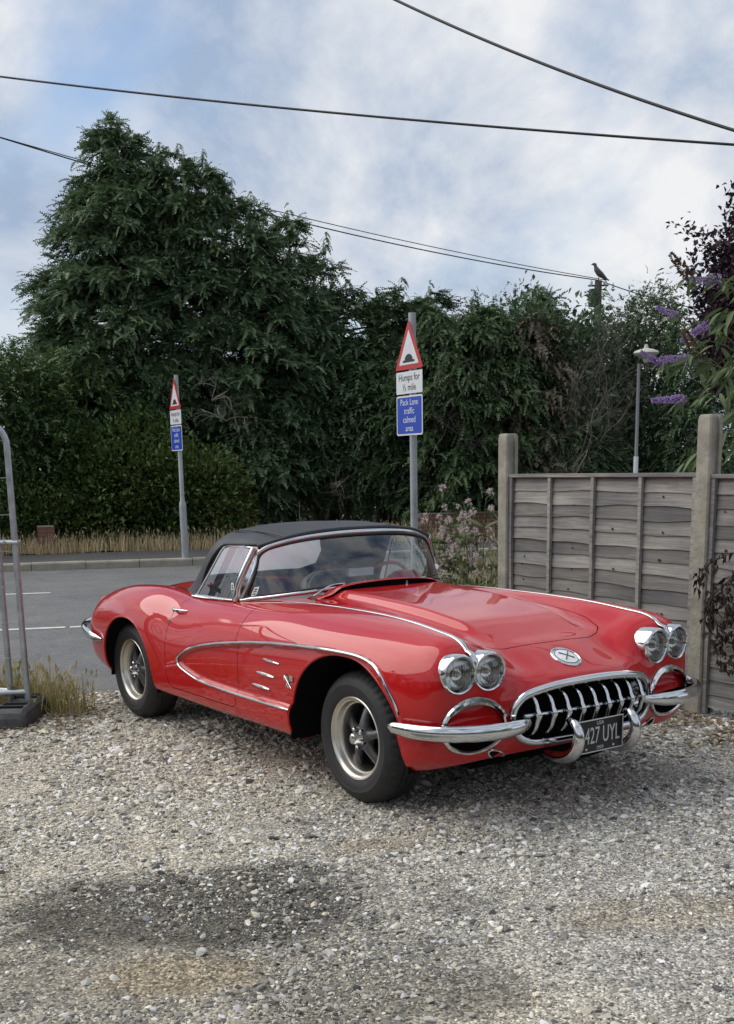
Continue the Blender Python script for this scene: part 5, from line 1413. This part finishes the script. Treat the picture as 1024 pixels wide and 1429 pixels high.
BLEAF = leaf_mesh('leaf', .17, .042, 'buddleia_leaf', 8, .35)
def spike_mesh(name, L, Rr, mat, k, seed, curved=0.0):
    r = np.random.default_rng(seed); t = r.uniform(0, 1, k); a = r.uniform(0, 6.28, k); rad = Rr*(1-.78*t)*r.uniform(.55, 1, k)
    P = np.stack([t*L, rad*np.cos(a), rad*np.sin(a)-curved*L*t*t], 1); D = np.stack([np.full(k, .35), np.cos(a), np.sin(a)], 1)
    V, F = leaves(P, D, np.full(k, Rr*.62), np.full(k, Rr*.55), seed)
    me = bpy.data.meshes.new(name); me.from_pydata(V.tolist(), [], F.tolist()); me.materials.append(MAT[mat]); return me
SPK1 = spike_mesh('flower_spike', .24, .029, 'buddleia_flower', 260, 1, .15); SPK2 = spike_mesh('spent_spike', .24, .034, 'spent_flower', 240, 2, .05)
def buddleia():
    base = ground_spot(1085, 8.7, 0); root = empty('buddleia_bush', tuple(base)); tag(root, 'buddleia bush with purple flower spikes arching over the wooden fence', 'bush')
    r = np.random.default_rng(31); paths = []
    def bpnt(c, rw, d_): return spot(c, d_, rw) - base
    ends = [(925, 436, 8.9, 0), (968, 446, 8.6, 0), (905, 503, 8.8, 0), (942, 496, 8.5, 0), (935, 551, 8.3, 0), (985, 383, 8.8, 0), (957, 382, 8.5, 1), (985, 470, 8.4, 2), (1000, 430, 8.6, 2), (1010, 505, 8.2, 2), (985, 535, 8.2, 2), (1015, 560, 8.2, 2), (968, 490, 8.6, 1), (1030, 470, 8.5, 2), (1035, 400, 8.6, 2), (955, 640, 8.9, 2), (975, 650, 8.7, 2), (935, 652, 9.0, 2)]
    for (c, rw, d_, typ) in ends:
        e = bpnt(c+(22 if typ == 0 else 6), rw+6, d_); st0 = bpnt(1075+r.uniform(-15, 30), min(rw+150, 640), 8.6); t = np.linspace(0, 1, 6)[:, None]
        p = st0*(1-t)+e*t + np.array([0, 0, .22])*np.sin(np.pi*t)*(.8+.4*r.uniform()); paths.append(p)
        dirn = norm(p[-1]-p[-2])
        if typ < 2:
            o = link('flower_spike' if typ == 0 else 'spent_spike', SPK1 if typ == 0 else SPK2, root)
            dd = norm(-RGH*.9+np.array([0, 0, r.uniform(-.45, .55) if typ == 0 else .95])+FWH*r.normal(0, .45)); aim(o, tuple(p[-1]), dd, r.uniform(0, 6), r.uniform(.85, 1.1))
        for j in range(20):
            q = p[r.integers(1, 6)] + r.normal(0, .02, 3); a = r.uniform(0, 6.28)
            o = link('leaf', BLEAF, root); aim(o, tuple(q), tuple(norm(np.array([math.cos(a), math.sin(a), 0])*.8+dirn*.5+np.array([0, 0, -.45]))), r.normal(0, .5), r.uniform(.6, 1.2))
    V, F = twigs(np.array(paths), np.full(len(paths), .008), np.full(len(paths), .003)); big_mesh('stems', V, F, 'weed_green', root)
    t = np.linspace(0, 1, 6)[:, None]; tw = []
    for i in range(5):
        e = bpnt(1075+r.uniform(-15, 30), 620, 8.6); tw.append(np.array([r.normal(0, .1), r.normal(0, .1), -.1])*(1-t)+e*t)
    V, F = twigs(np.array(tw), np.full(5, .025), np.full(5, .012)); big_mesh('main_stems', V, F, 'bark', root)
buddleia()

# ---------------------------------------------------------------- wooden fence
FP, FQ = np.array([-.28, 2.13]), np.array([-2.30, 2.27])
fd = (FQ-FP)/np.linalg.norm(FQ-FP); fn = np.array([fd[1], -fd[0]])
if fn @ (CAM[:2]-FP) < 0: fn = -fn
def fence_matrix(p):
    return Matrix(((fd[0], fn[0], 0, p[0]), (fd[1], fn[1], 0, p[1]), (0, 0, 1, 0), (0, 0, 0, 1)))
def concrete_post(p, h, label):
    m = MB(); a = .058; prof = [(-a, -a), (a, -a), (a, a), (-a, a)]
    rows = []
    for z, s_ in ((-.3, 1), (.0, 1), (h*.33, .995), (h*.66, 1.0), (h-.028, .995), (h-.008, .90), (h, .80)):
        ch = .010*s_
        sec = [(-a*s_+ch, -a*s_), (a*s_-ch, -a*s_), (a*s_, -a*s_+ch), (a*s_, -.022), (a*s_-.018, -.020), (a*s_-.018, .020), (a*s_, .022), (a*s_, a*s_-ch), (a*s_-ch, a*s_), (-a*s_+ch, a*s_), (-a*s_, a*s_-ch), (-a*s_, .022), (-a*s_+.018, .020), (-a*s_+.018, -.020), (-a*s_, -.022), (-a*s_, -a*s_+ch)]
        rows.append([(x+.002*math.sin(z*9), y, z) for x, y in sec])
    m.grid(np.array(rows), close_v=True); m.add(rows[-1], [tuple(range(16))])
    o = m.build('concrete_post', 'concrete_post', smooth=True, angle=30); o.matrix_world = fence_matrix(p)
    tag(o, label, 'fence post'); return o
concrete_post(FP, 1.905, 'weathered slotted concrete fence post beside the car nose under the buddleia')
concrete_post(FQ, 1.855, 'slotted concrete fence post at the road end of the wooden fence')
def fence_panel(p, length, zt, label, seed):
    """overlapping waney boards nailed to battens, with a capping rail"""
    r = np.random.default_rng(seed); root = empty('garden_fence'); root.matrix_world = fence_matrix(p); tag(root, label, 'fence panel')
    x0, x1 = .058, length-.058; nbd = 16; zb = .06; step = (zt-.03-zb)/nbd
    for i in range(nbd):
        z0 = zb+i*step; h = step+.035; xs = np.linspace(x0+.004, x1-.004, 22)
        wav = .006*np.sin(xs*r.uniform(2, 5)+r.uniform(0, 6))+.004*np.sin(xs*r.uniform(8, 14)+r.uniform(0, 6))
        y_lo, y_hi = .013, -.001                      # lower edge stands proud over the board below
        G = np.array([[(x, y_lo-.010, z0+w) for x, w in zip(xs, wav)], [(x, y_lo, z0+w) for x, w in zip(xs, wav)], [(x, y_hi, min(z0+h, zt-.012)) for x in xs], [(x, y_hi-.010, min(z0+h, zt-.012)) for x in xs]])
        G[..., 1] += r.normal(0, .0012)
        m = MB().grid(G, close_v=False); m.f += [[j, 66+j, 66+j+1, j+1] for j in range(21)]
        m.build('board', ['board_grey', 'board_grey_dark', 'board_grey_warm'][r.integers(3)], root, angle=30)
    L_ = length
    for bx in (x0+.018, x0+(x1-x0)*.262, x0+(x1-x0)*.508, x0+(x1-x0)*.752, x1-.018):
        m = MB(); w = .017; zs = np.linspace(.02, zt-.02, 8); wob = r.normal(0, .0015, 8)
        m.grid(np.array([[(bx-w+o_, .0142, z), (bx-w+o_+.002, .036, z), (bx+w+o_-.002, .036, z), (bx+w+o_, .0142, z)] for z, o_ in zip(zs, wob)]))
        m.build('batten', 'board_grey_warm', root, angle=30)
        m = MB(); m.box((bx-w, -.034, .02), (bx+w, -.0142, zt-.02)); m.build('batten', 'board_grey_dark', root, smooth=False)
    m = MB(); m.box((x0-.004, -.037, zt-.0185), (x1+.004, .041, zt+.006)); m.build('capping_rail', 'board_grey_warm', root, smooth=False)
    # nails and knot holes
    for k in range(26):
        bx = x0+(x1-x0)*[.16, .40, .63, .93][r.integers(4)]+r.normal(0, .02); bz = r.uniform(.3, zt-.12)
        m = MB(); rr = r.uniform(.005, .011); a = np.linspace(0, 6.28, 9)[:-1]
        i = min(int((bz-zb)/step), nbd-1); fz = (bz-(zb+i*step))/(step+.035)
        m.add([(bx+rr*1.2*math.cos(t), .0165-.014*fz+.0012, bz+rr*math.sin(t)) for t in a], [tuple(range(8))]); m.build('knot', 'wilted_leaf', root, smooth=False)
    return root
ln = float(np.linalg.norm(FQ-FP))
fence_panel(FP, ln, 1.545, 'weathered grey overlap fence panel between the two concrete posts', 1)
NP = FP - fd*1.94
fence_panel(NP, 1.94, 1.535, 'next grey fence panel beyond the buddleia post with a wilted creeper', 2)
# wilted creeper hanging on the second panel
cr = empty('wilted_creeper', (float(FP[0]-fd[0]*.12+fn[0]*.05), float(FP[1]-fd[1]*.12+fn[1]*.05), 0.0)); tag(cr, 'wilted dark creeper hanging down the fence beside the concrete post', 'creeper')
r = np.random.default_rng(81); paths, P_, D_ = [], [], []
for k in range(16):
    x_ = r.uniform(-.02, .75); zt = r.uniform(.75, 1.05); t = np.linspace(0, 1, 6)[:, None]
    s0 = np.array([-fd[0]*x_, -fd[1]*x_, zt]); e = s0 + np.array([-fd[0], -fd[1], 0])*r.normal(-.08, .12) + np.array([0, 0, -r.uniform(.2, .45)]) + np.array([fn[0], fn[1], 0])*r.uniform(.0, .12)
    p = s0*(1-t)+e*t + np.array([fn[0], fn[1], .3])*(.10*np.sin(np.pi*t)); paths.append(p)
    q = r.integers(0, 6, 40); P_.append(p[q]+r.normal(0, .02, (40, 3))); D_.append(r.normal(0, .5, (40, 3))+np.array([0, 0, -.8]))
V, F = twigs(np.array(paths), np.full(16, .005), np.full(16, .002)); big_mesh('stems', V, F, 'bark', cr)
P_, D_ = np.concatenate(P_), np.concatenate(D_); L_ = r.uniform(.03, .07, len(P_)); V, F = leaves(P_, D_, L_, L_*.5, 82); big_mesh('foliage', V, F, 'wilted_leaf', cr)

# ---------------------------------------------------------------- road signs
def road_sign(col_, dpt, zb, ztop, post, label, low=None, zbase=(0, 0)):
    p = ground_spot(col_, dpt, zb); root = empty('road_sign', tuple(p)); tag(root, label, 'road sign', 'speed hump warning signs at the road entrance')
    hh = ztop-zb
    m = MB()
    if low:
        m.tube([(0, 0, -.1), (0, 0, low-.08), (0, 0, low), (0, 0, low+.06), (0, 0, hh)], [.062, .062, .060, .039, .037], 18)
    else: m.tube([(0, 0, -.1), (0, 0, hh)], .040, 18)
    m.build('post', 'post_grey', root, angle=30)
    az = math.atan2(-.99, -.12)                      # the faces look down the road
    nx, ny = math.cos(az), math.sin(az); ux, uy = -ny, nx     # ux: reading direction
    def FM(z, o=.045): return Matrix(((ux, 0, nx, nx*o), (uy, 0, ny, ny*o), (0, 1, 0, z), (0, 0, 0, 1)))
    def rpoly(pts, rad, n=5):
        out = []; k = len(pts)
        for i in range(k):
            a, b, c = np.array(pts[i-1], float), np.array(pts[i], float), np.array(pts[(i+1) % k], float)
            d0, d1 = (a-b)/np.linalg.norm(a-b), (c-b)/np.linalg.norm(c-b); ang = math.acos(np.clip(d0@d1, -1, 1)); t = rad/math.tan(ang/2)
            p0, p1 = b+d0*t, b+d1*t
            for q in np.linspace(0, 1, n): out.append(tuple((1-q)**2*p0+2*q*(1-q)*b+q*q*p1))
        return out
    return root, FM, rpoly, m
def dress_sign(root, FM, rpoly, z_tri, S=.60):
    H = S*.866
    def tri(s): return [(-S/2*s, -H/3*s), (S/2*s, -H/3*s), (0, 2*H/3*s)]
    t = MB().prism(rpoly(tri(1.0), .022), .004, FM(z_tri, .043)).build('warning_triangle', 'sign_red', root, smooth=False)
    MB().prism(rpoly(tri(.70), .010), .0012, FM(z_tri, .0475)).build('white_field', 'sign_white', t, smooth=False)
    hb = [(-.125, 0)] + [(-.125, .022), (-.085, .024)] + [(.085*math.cos(a), .024+.062*math.sin(a)) for a in np.linspace(math.pi, 0, 14)] + [(.085, .024), (.125, .022), (.125, 0)]
    MB().prism([(x, y-H/3+.075) for x, y in hb], .0012, FM(z_tri, .0492)).build('hump_symbol', 'sign_black', t, smooth=False)
    zb_ = z_tri-H/3-.02
    w, h = .56, .235
    pl2 = MB().prism(rpoly([(-w/2, -h/2), (w/2, -h/2), (w/2, h/2), (-w/2, h/2)], .015), .004, FM(zb_-h/2, .043)).build('distance_plate', 'sign_white', root, smooth=False)
    for k, s in enumerate(('Humps for', '\u00bd mile')): text_mesh('lettering', s, .105, 'sign_black', pl2, FM(zb_-h/2+.052-.105*k, .0480), .0006)
    zc2 = zb_-h-.02; h = .425; w = .56
    pl3 = MB().prism(rpoly([(-w/2, -h/2), (w/2, -h/2), (w/2, h/2), (-w/2, h/2)], .03), .004, FM(zc2-h/2, .043)).build('area_plate', 'sign_white', root, smooth=False)
    w -= .036; h2 = h-.036
    MB().prism(rpoly([(-w/2, -h2/2), (w/2, -h2/2), (w/2, h2/2), (-w/2, h2/2)], .022), .0012, FM(zc2-h/2, .0475)).build('blue_field', 'sign_blue', pl3, smooth=False)
    for k, s in enumerate(('Pack Lane', 'traffic', 'calmed', 'area')): text_mesh('lettering', s, .096, 'sign_white', pl3, FM(zc2-h/2+.140-.093*k, .0494), .0006)
    for z in (z_tri, zb_-.12, zc2-.2):
        MB().prism([(-.2, -.02), (.2, -.02), (.2, .02), (-.2, .02)], .006, FM(z, .036)).build('clamp', 'sign_back', root, smooth=False)
rt, FM, rp, _ = road_sign(577, 12.8, 0.0, 3.245, None, 'hump warning sign with blue plate on a plain post among the weeds')
dress_sign(rt, FM, rp, 2.83)
rt, FM, rp, _ = road_sign(252, 20.0, .11, 3.22, None, 'hump warning sign with blue plate on a stepped post on the far pavement', low=.95)
dress_sign(rt, FM, rp, 2.83-.11)

# ---------------------------------------------------------------- temporary wire fence at the drive mouth
ft = empty('stabiliser_block', (-3.03, -1.443, 0.0), math.atan2(RGH[1], RGH[0])); tag(ft, 'dark plastic block foot holding the wire fence panels', 'fence foot')
m = MB(); bl = [(-.115, .0), (-.125, .05), (-.115, .11), (-.09, .135), (.09, .135), (.115, .11), (.125, .05), (.115, .0)]
rows = [[(x*s_, y, z*h_) for x, z in bl] for y, s_, h_ in ((-.31, .80, .55), (-.29, .96, .80), (-.24, 1.0, .95), (0, 1.0, 1.0), (.24, 1.0, .95), (.29, .96, .8), (.31, .8, .55))]
m.grid(np.array(rows), close_v=True); m.add(rows[0], [tuple(range(8))]); m.add(rows[-1], [tuple(range(8))]); m.build('block', 'foot_rubber', ft, angle=35)
for y in (-.20, -.10, .12, .22):
    m = MB(); m.box((-.075, y-.028, .128), (.075, y+.028, .1365)); m.build('slot', 'dark_cavity', ft, smooth=False)
m = MB(); a = np.linspace(0, np.pi, 12); m.tube([(-.05, .02+.055*math.cos(t), .13+.075*math.sin(t)) for t in a], .011, 8); m.build('handle', 'foot_rubber', ft)
def wire_panel(p, dirv, label, H=1.93, Lg=3.4, flip=1):
    root = empty('wire_fence_panel', (p[0], p[1], .03)); tag(root, label, 'wire fence')
    d = norm(np.array([dirv[0], dirv[1], 0.0])); Z_ = np.array([0, 0, 1.0]); rc = .16
    arc = [d*(rc-rc*math.cos(t))+Z_*(H-rc+rc*math.sin(t)) for t in np.linspace(0, math.pi/2, 9)]
    arc2 = [d*(Lg-rc+rc*math.sin(t))+Z_*(H-rc+rc*math.cos(t)) for t in np.linspace(0, math.pi/2, 9)]
    MB().tube([Z_*-.0]+[Z_*(H-rc)*q for q in (.3, .7)]+arc+arc2+[d*Lg+Z_*(H-rc)*q for q in (.7, .3, 0)], .021, 14).build('frame_tube', 'galvanised', root)
    MB().tube([d*.0+Z_*.16, d*Lg+Z_*.16], .021, 14).build('bottom_rail', 'galvanised', root)
    nrm_ = np.cross(d, Z_)*.016
    for k in range(8):
        z = .16+(k+1)*.235
        if z < H-.1: MB().tube([nrm_+Z_*z, nrm_+d*Lg+Z_*z], .0022, 5).build('wire', 'galvanised', root)
    for k in range(1, 28):
        x_ = k*Lg/28; MB().tube([nrm_*.8+d*x_+Z_*.16, nrm_*.8+d*x_+Z_*(H-.02)], .0018, 5).build('wire', 'galvanised', root)
    return root
pA = on_ = np.array([-3.03, -1.443]) + RGH[:2]*.055
wire_panel(tuple(pA), (-RGH-FWH*.10)[:2], 'galvanised wire fence panel standing at the edge of the drive with its rounded corner up')
pB = np.array([-3.03, -1.443]) - RGH[:2]*.075 + FWH[:2]*.06
wire_panel(tuple(pB), (-RGH+FWH*.28)[:2], 'second wire fence panel clamped behind the first one', H=1.93)
m = MB(); zc3 = 1.19
q0 = np.array([pA[0], pA[1], zc3])+RGH*.03; q1 = np.array([pB[0], pB[1], zc3])-RGH*.03
m.tube([q0-FWH*.026, q1-FWH*.026], .013, 8); m.tube([q0+FWH*.02, q1+FWH*.05], .010, 8); m.tube([(q0+q1)/2-FWH*.05, (q0+q1)/2+FWH*.06], .009, 8)
tag(m.build('fence_clamp', 'galvanised'), 'steel clamp joining the two wire fence panels', 'clamp')

# ---------------------------------------------------------------- lamp, pole, bird, cables
lp_ = empty('street_lamp', tuple(ground_spot(887, 22.0, 0))); tag(lp_, 'street lamp with pale mushroom head on a thin column', 'street lamp')
m = MB(); m.tube([(0, 0, -.1), (0, 0, 1.1), (0, 0, 1.16), (0, 0, 3.42)], [.065, .065, .036, .028], 14); m.build('column', 'sign_back', lp_, angle=30)
m = MB(); m.tube([(0, 0, 1.35), (0, 0, 1.72)], .0445, 14); m.build('white_band', 'sign_white', lp_)
m = MB(); m.lathe([(.04, 3.44), (.06, 3.50), (.17, 3.555), (.225, 3.585), (.24, 3.61), (.21, 3.645), (.13, 3.675), (.05, 3.69), (.035, 3.73), (.03, 3.76), (1e-3, 3.77)], 28); o = m.build('lamp_head', 'lamp_cream', lp_); o.location = (RGH[0]*.13, RGH[1]*.13, 0)
tp = empty('telegraph_pole', tuple(ground_spot(829, 33.0, 0))); tag(tp, 'telegraph pole with a dark transformer can behind the trees', 'telegraph pole')
m = MB(); m.tube([(0, 0, -.1), (0, 0, 6.55)], [.15, .10], 12); m.build('pole', 'pole_wood', tp)
m = MB(); m.lathe([(.02, 5.85), (.15, 5.87), (.155, 6.28), (.13, 6.33), (.02, 6.34)], 20); o = m.build('transformer', 'cable_black', tp); o.location = (-RGH[0]*.12, -RGH[1]*.12, 0)
for dx in (-.2, .2):
    m = MB(); m.tube([(RGH[0]*dx, RGH[1]*dx, 6.42), (RGH[0]*dx, RGH[1]*dx, 6.50), (RGH[0]*dx, RGH[1]*dx, 6.56)], [.03, .05, .02], 10); m.build('insulator', 'sign_white', tp)
m = MB(); m.tube([(-RGH[0]*.28, -RGH[1]*.28, 6.42), (RGH[0]*.28, RGH[1]*.28, 6.42)], .025, 8); m.build('crossarm', 'pole_wood', tp)
# bird on the pole: one skin from tail to beak, with folded wings and legs
bpos = ground_spot(829, 33.0, 6.53); m = MB()
path = [(-.30, 0, .02), (-.20, 0, .07), (-.12, 0, .13), (-.02, 0, .21), (.06, 0, .31), (.09, 0, .39), (.10, 0, .44), (.15, 0, .455), (.185, 0, .45), (.215, 0, .44)]
m.tube(path, [.018, .032, .07, .10, .085, .052, .055, .045, .018, .004], 16, flat=(.85, 1.0), up=(0, 1, 0))
for sg in (-1, 1):
    m.tube([(.05, sg*.085, .29), (-.05, sg*.095, .20), (-.17, sg*.06, .09), (-.27, sg*.02, .03)], [.02, .045, .03, .006], 8, flat=(.4, 1.2))
    m.tube([(-.01, sg*.03, .13), (.0, sg*.03, .0)], .008, 6)
bo_ = m.build('bird', 'bird_grey'); bo_.location = tuple(bpos); bo_.rotation_euler = (0, 0, math.atan2(-RGH[1], -RGH[0])); tag(bo_, 'grey bird perched on top of the telegraph pole', 'bird')
def cable(pts, rad, label):
    P = curve(np.array(pts), 60); tag(MB().tube(P, rad, 6).build('overhead_cable', 'cable_black'), label, 'cable')
def sag(a, b, s_, ext=0.0):
    t = np.linspace(-ext, 1+ext, 9)[:, None]; a, b = np.array(a), np.array(b)
    return a*(1-t)+b*t - np.array([0, 0, 1.0])*s_*4*t*(1-t)
cable(sag(spot(0, 15, 107), spot(1024, 11, 202), .055, .35), .013, 'thick cable spanning the whole sky above the trees')
cable(sag(spot(560, 10.5, 4), spot(1024, 8.2, 182), .05, .5), .013, 'heavy cable cutting down across the highest corner of the sky')
ptop = ground_spot(829, 33.0, 6.56)
cable(sag(spot(0, 24, 192), ptop, .30, 0.0), .014, 'thin cable passing behind the cypress to the telegraph pole')
cable(sag(spot(-40, 24.6, 180), ptop+RGH*.2, .22, 0.0), .010, 'second thin cable running just beside the cable that passes behind the cypress')
cable(sag(ptop, spot(1100, 40, 440), .3, 0.0), .014, 'thin cable leaving the telegraph pole towards the plum tree')

# ---------------------------------------------------------------- brickwork behind the verge
BRK = MB(); BRK.box((-.1045, -.05, -.0325), (.1045, .05, .0325)); BRME = BRK.mesh('brick', 'brick_red', smooth=False)
def bricks(parent, nx_, nz, ny_=1, step=.2195):
    for j in range(nz):
        for i in range(nx_):
            o = link('brick', BRME, parent); o.location = ((i-(nx_-1)/2)*step+(step/2 if j % 2 else 0), random.uniform(-.003, .003), .04+j*.0755)
bw = empty('brick_wall', rd(17.35, 7.2, .06), math.atan2(RE[1], RE[0])); tag(bw, 'low red brick wall seen behind the thistles', 'wall')
m = MB(); m.box((-3.6, -.044, -.15), (3.7, .044, .62)); m.build('mortar_core', 'mortar', bw, smooth=False)
bricks(bw, 32, 8)
bpier = empty('brick_pier', tuple(ground_spot(57, 22.0, .08)), math.atan2(RE[1], RE[0])); tag(bpier, 'red brick pier at the foot of the conifer hedge', 'pier')
m = MB(); m.box((-.155, -.044, -.1), (.155, .20, .545)); m.build('mortar_core', 'mortar', bpier, smooth=False)
for j in range(7):
    for i in range(2):
        o = link('brick', BRME, bpier); o.location = (-.083+i*.166, .0, .04+j*.0755); o.scale = (.76, 1, 1)

# trees on the near side, behind the viewer: they show only as the dark line mirrored in the paint and chrome
def near_trees():
    r = np.random.default_rng(177); Ps, Ds = [], []
    for k in range(40):
        a = R(-150+k*5.2); rad = 17+r.uniform(-1.5, 2.5); c = np.array([CAM[0]+rad*math.cos(a), CAM[1]+rad*math.sin(a), r.uniform(1.6, 2.6)])
        u_ = norm(r.normal(size=(150, 3))); p = c + u_*np.array([1.7, 1.7, r.uniform(2.0, 3.4)])*r.uniform(.6, 1.05, (150, 1))
        Ps.append(p); Ds.append(u_+r.normal(0, .4, (150, 3)))
    P_, D_ = np.concatenate(Ps), np.concatenate(Ds); L_ = r.uniform(.7, 1.3, len(P_))
    V, F = fronds(P_, D_, L_, L_*.45, r.uniform(.2, .6, len(P_)), n=3, seed=6)
    tag(big_mesh('hedgerow', V, F, 'evergreen_dark'), 'leafy hedgerow enclosing the near side of the drive', 'hedgerow', kind='stuff')
near_trees()

# stray dead leaves and a few seedlings on the drive itself
r = np.random.default_rng(210); k = 130
o_ = r.uniform(-2.6, 2.6, k); s_ = r.uniform(-3.2, 2.6, k); lx = RN[0]*o_+RE[0]*s_; ly = RN[1]*o_+RE[1]*s_
litter('stray_leaves', 'stray dry leaves dotted over the open gravel', np.stack([lx, ly, drive_z(lx, ly)+.014], 1), 'dead_leaf', 211, .030)
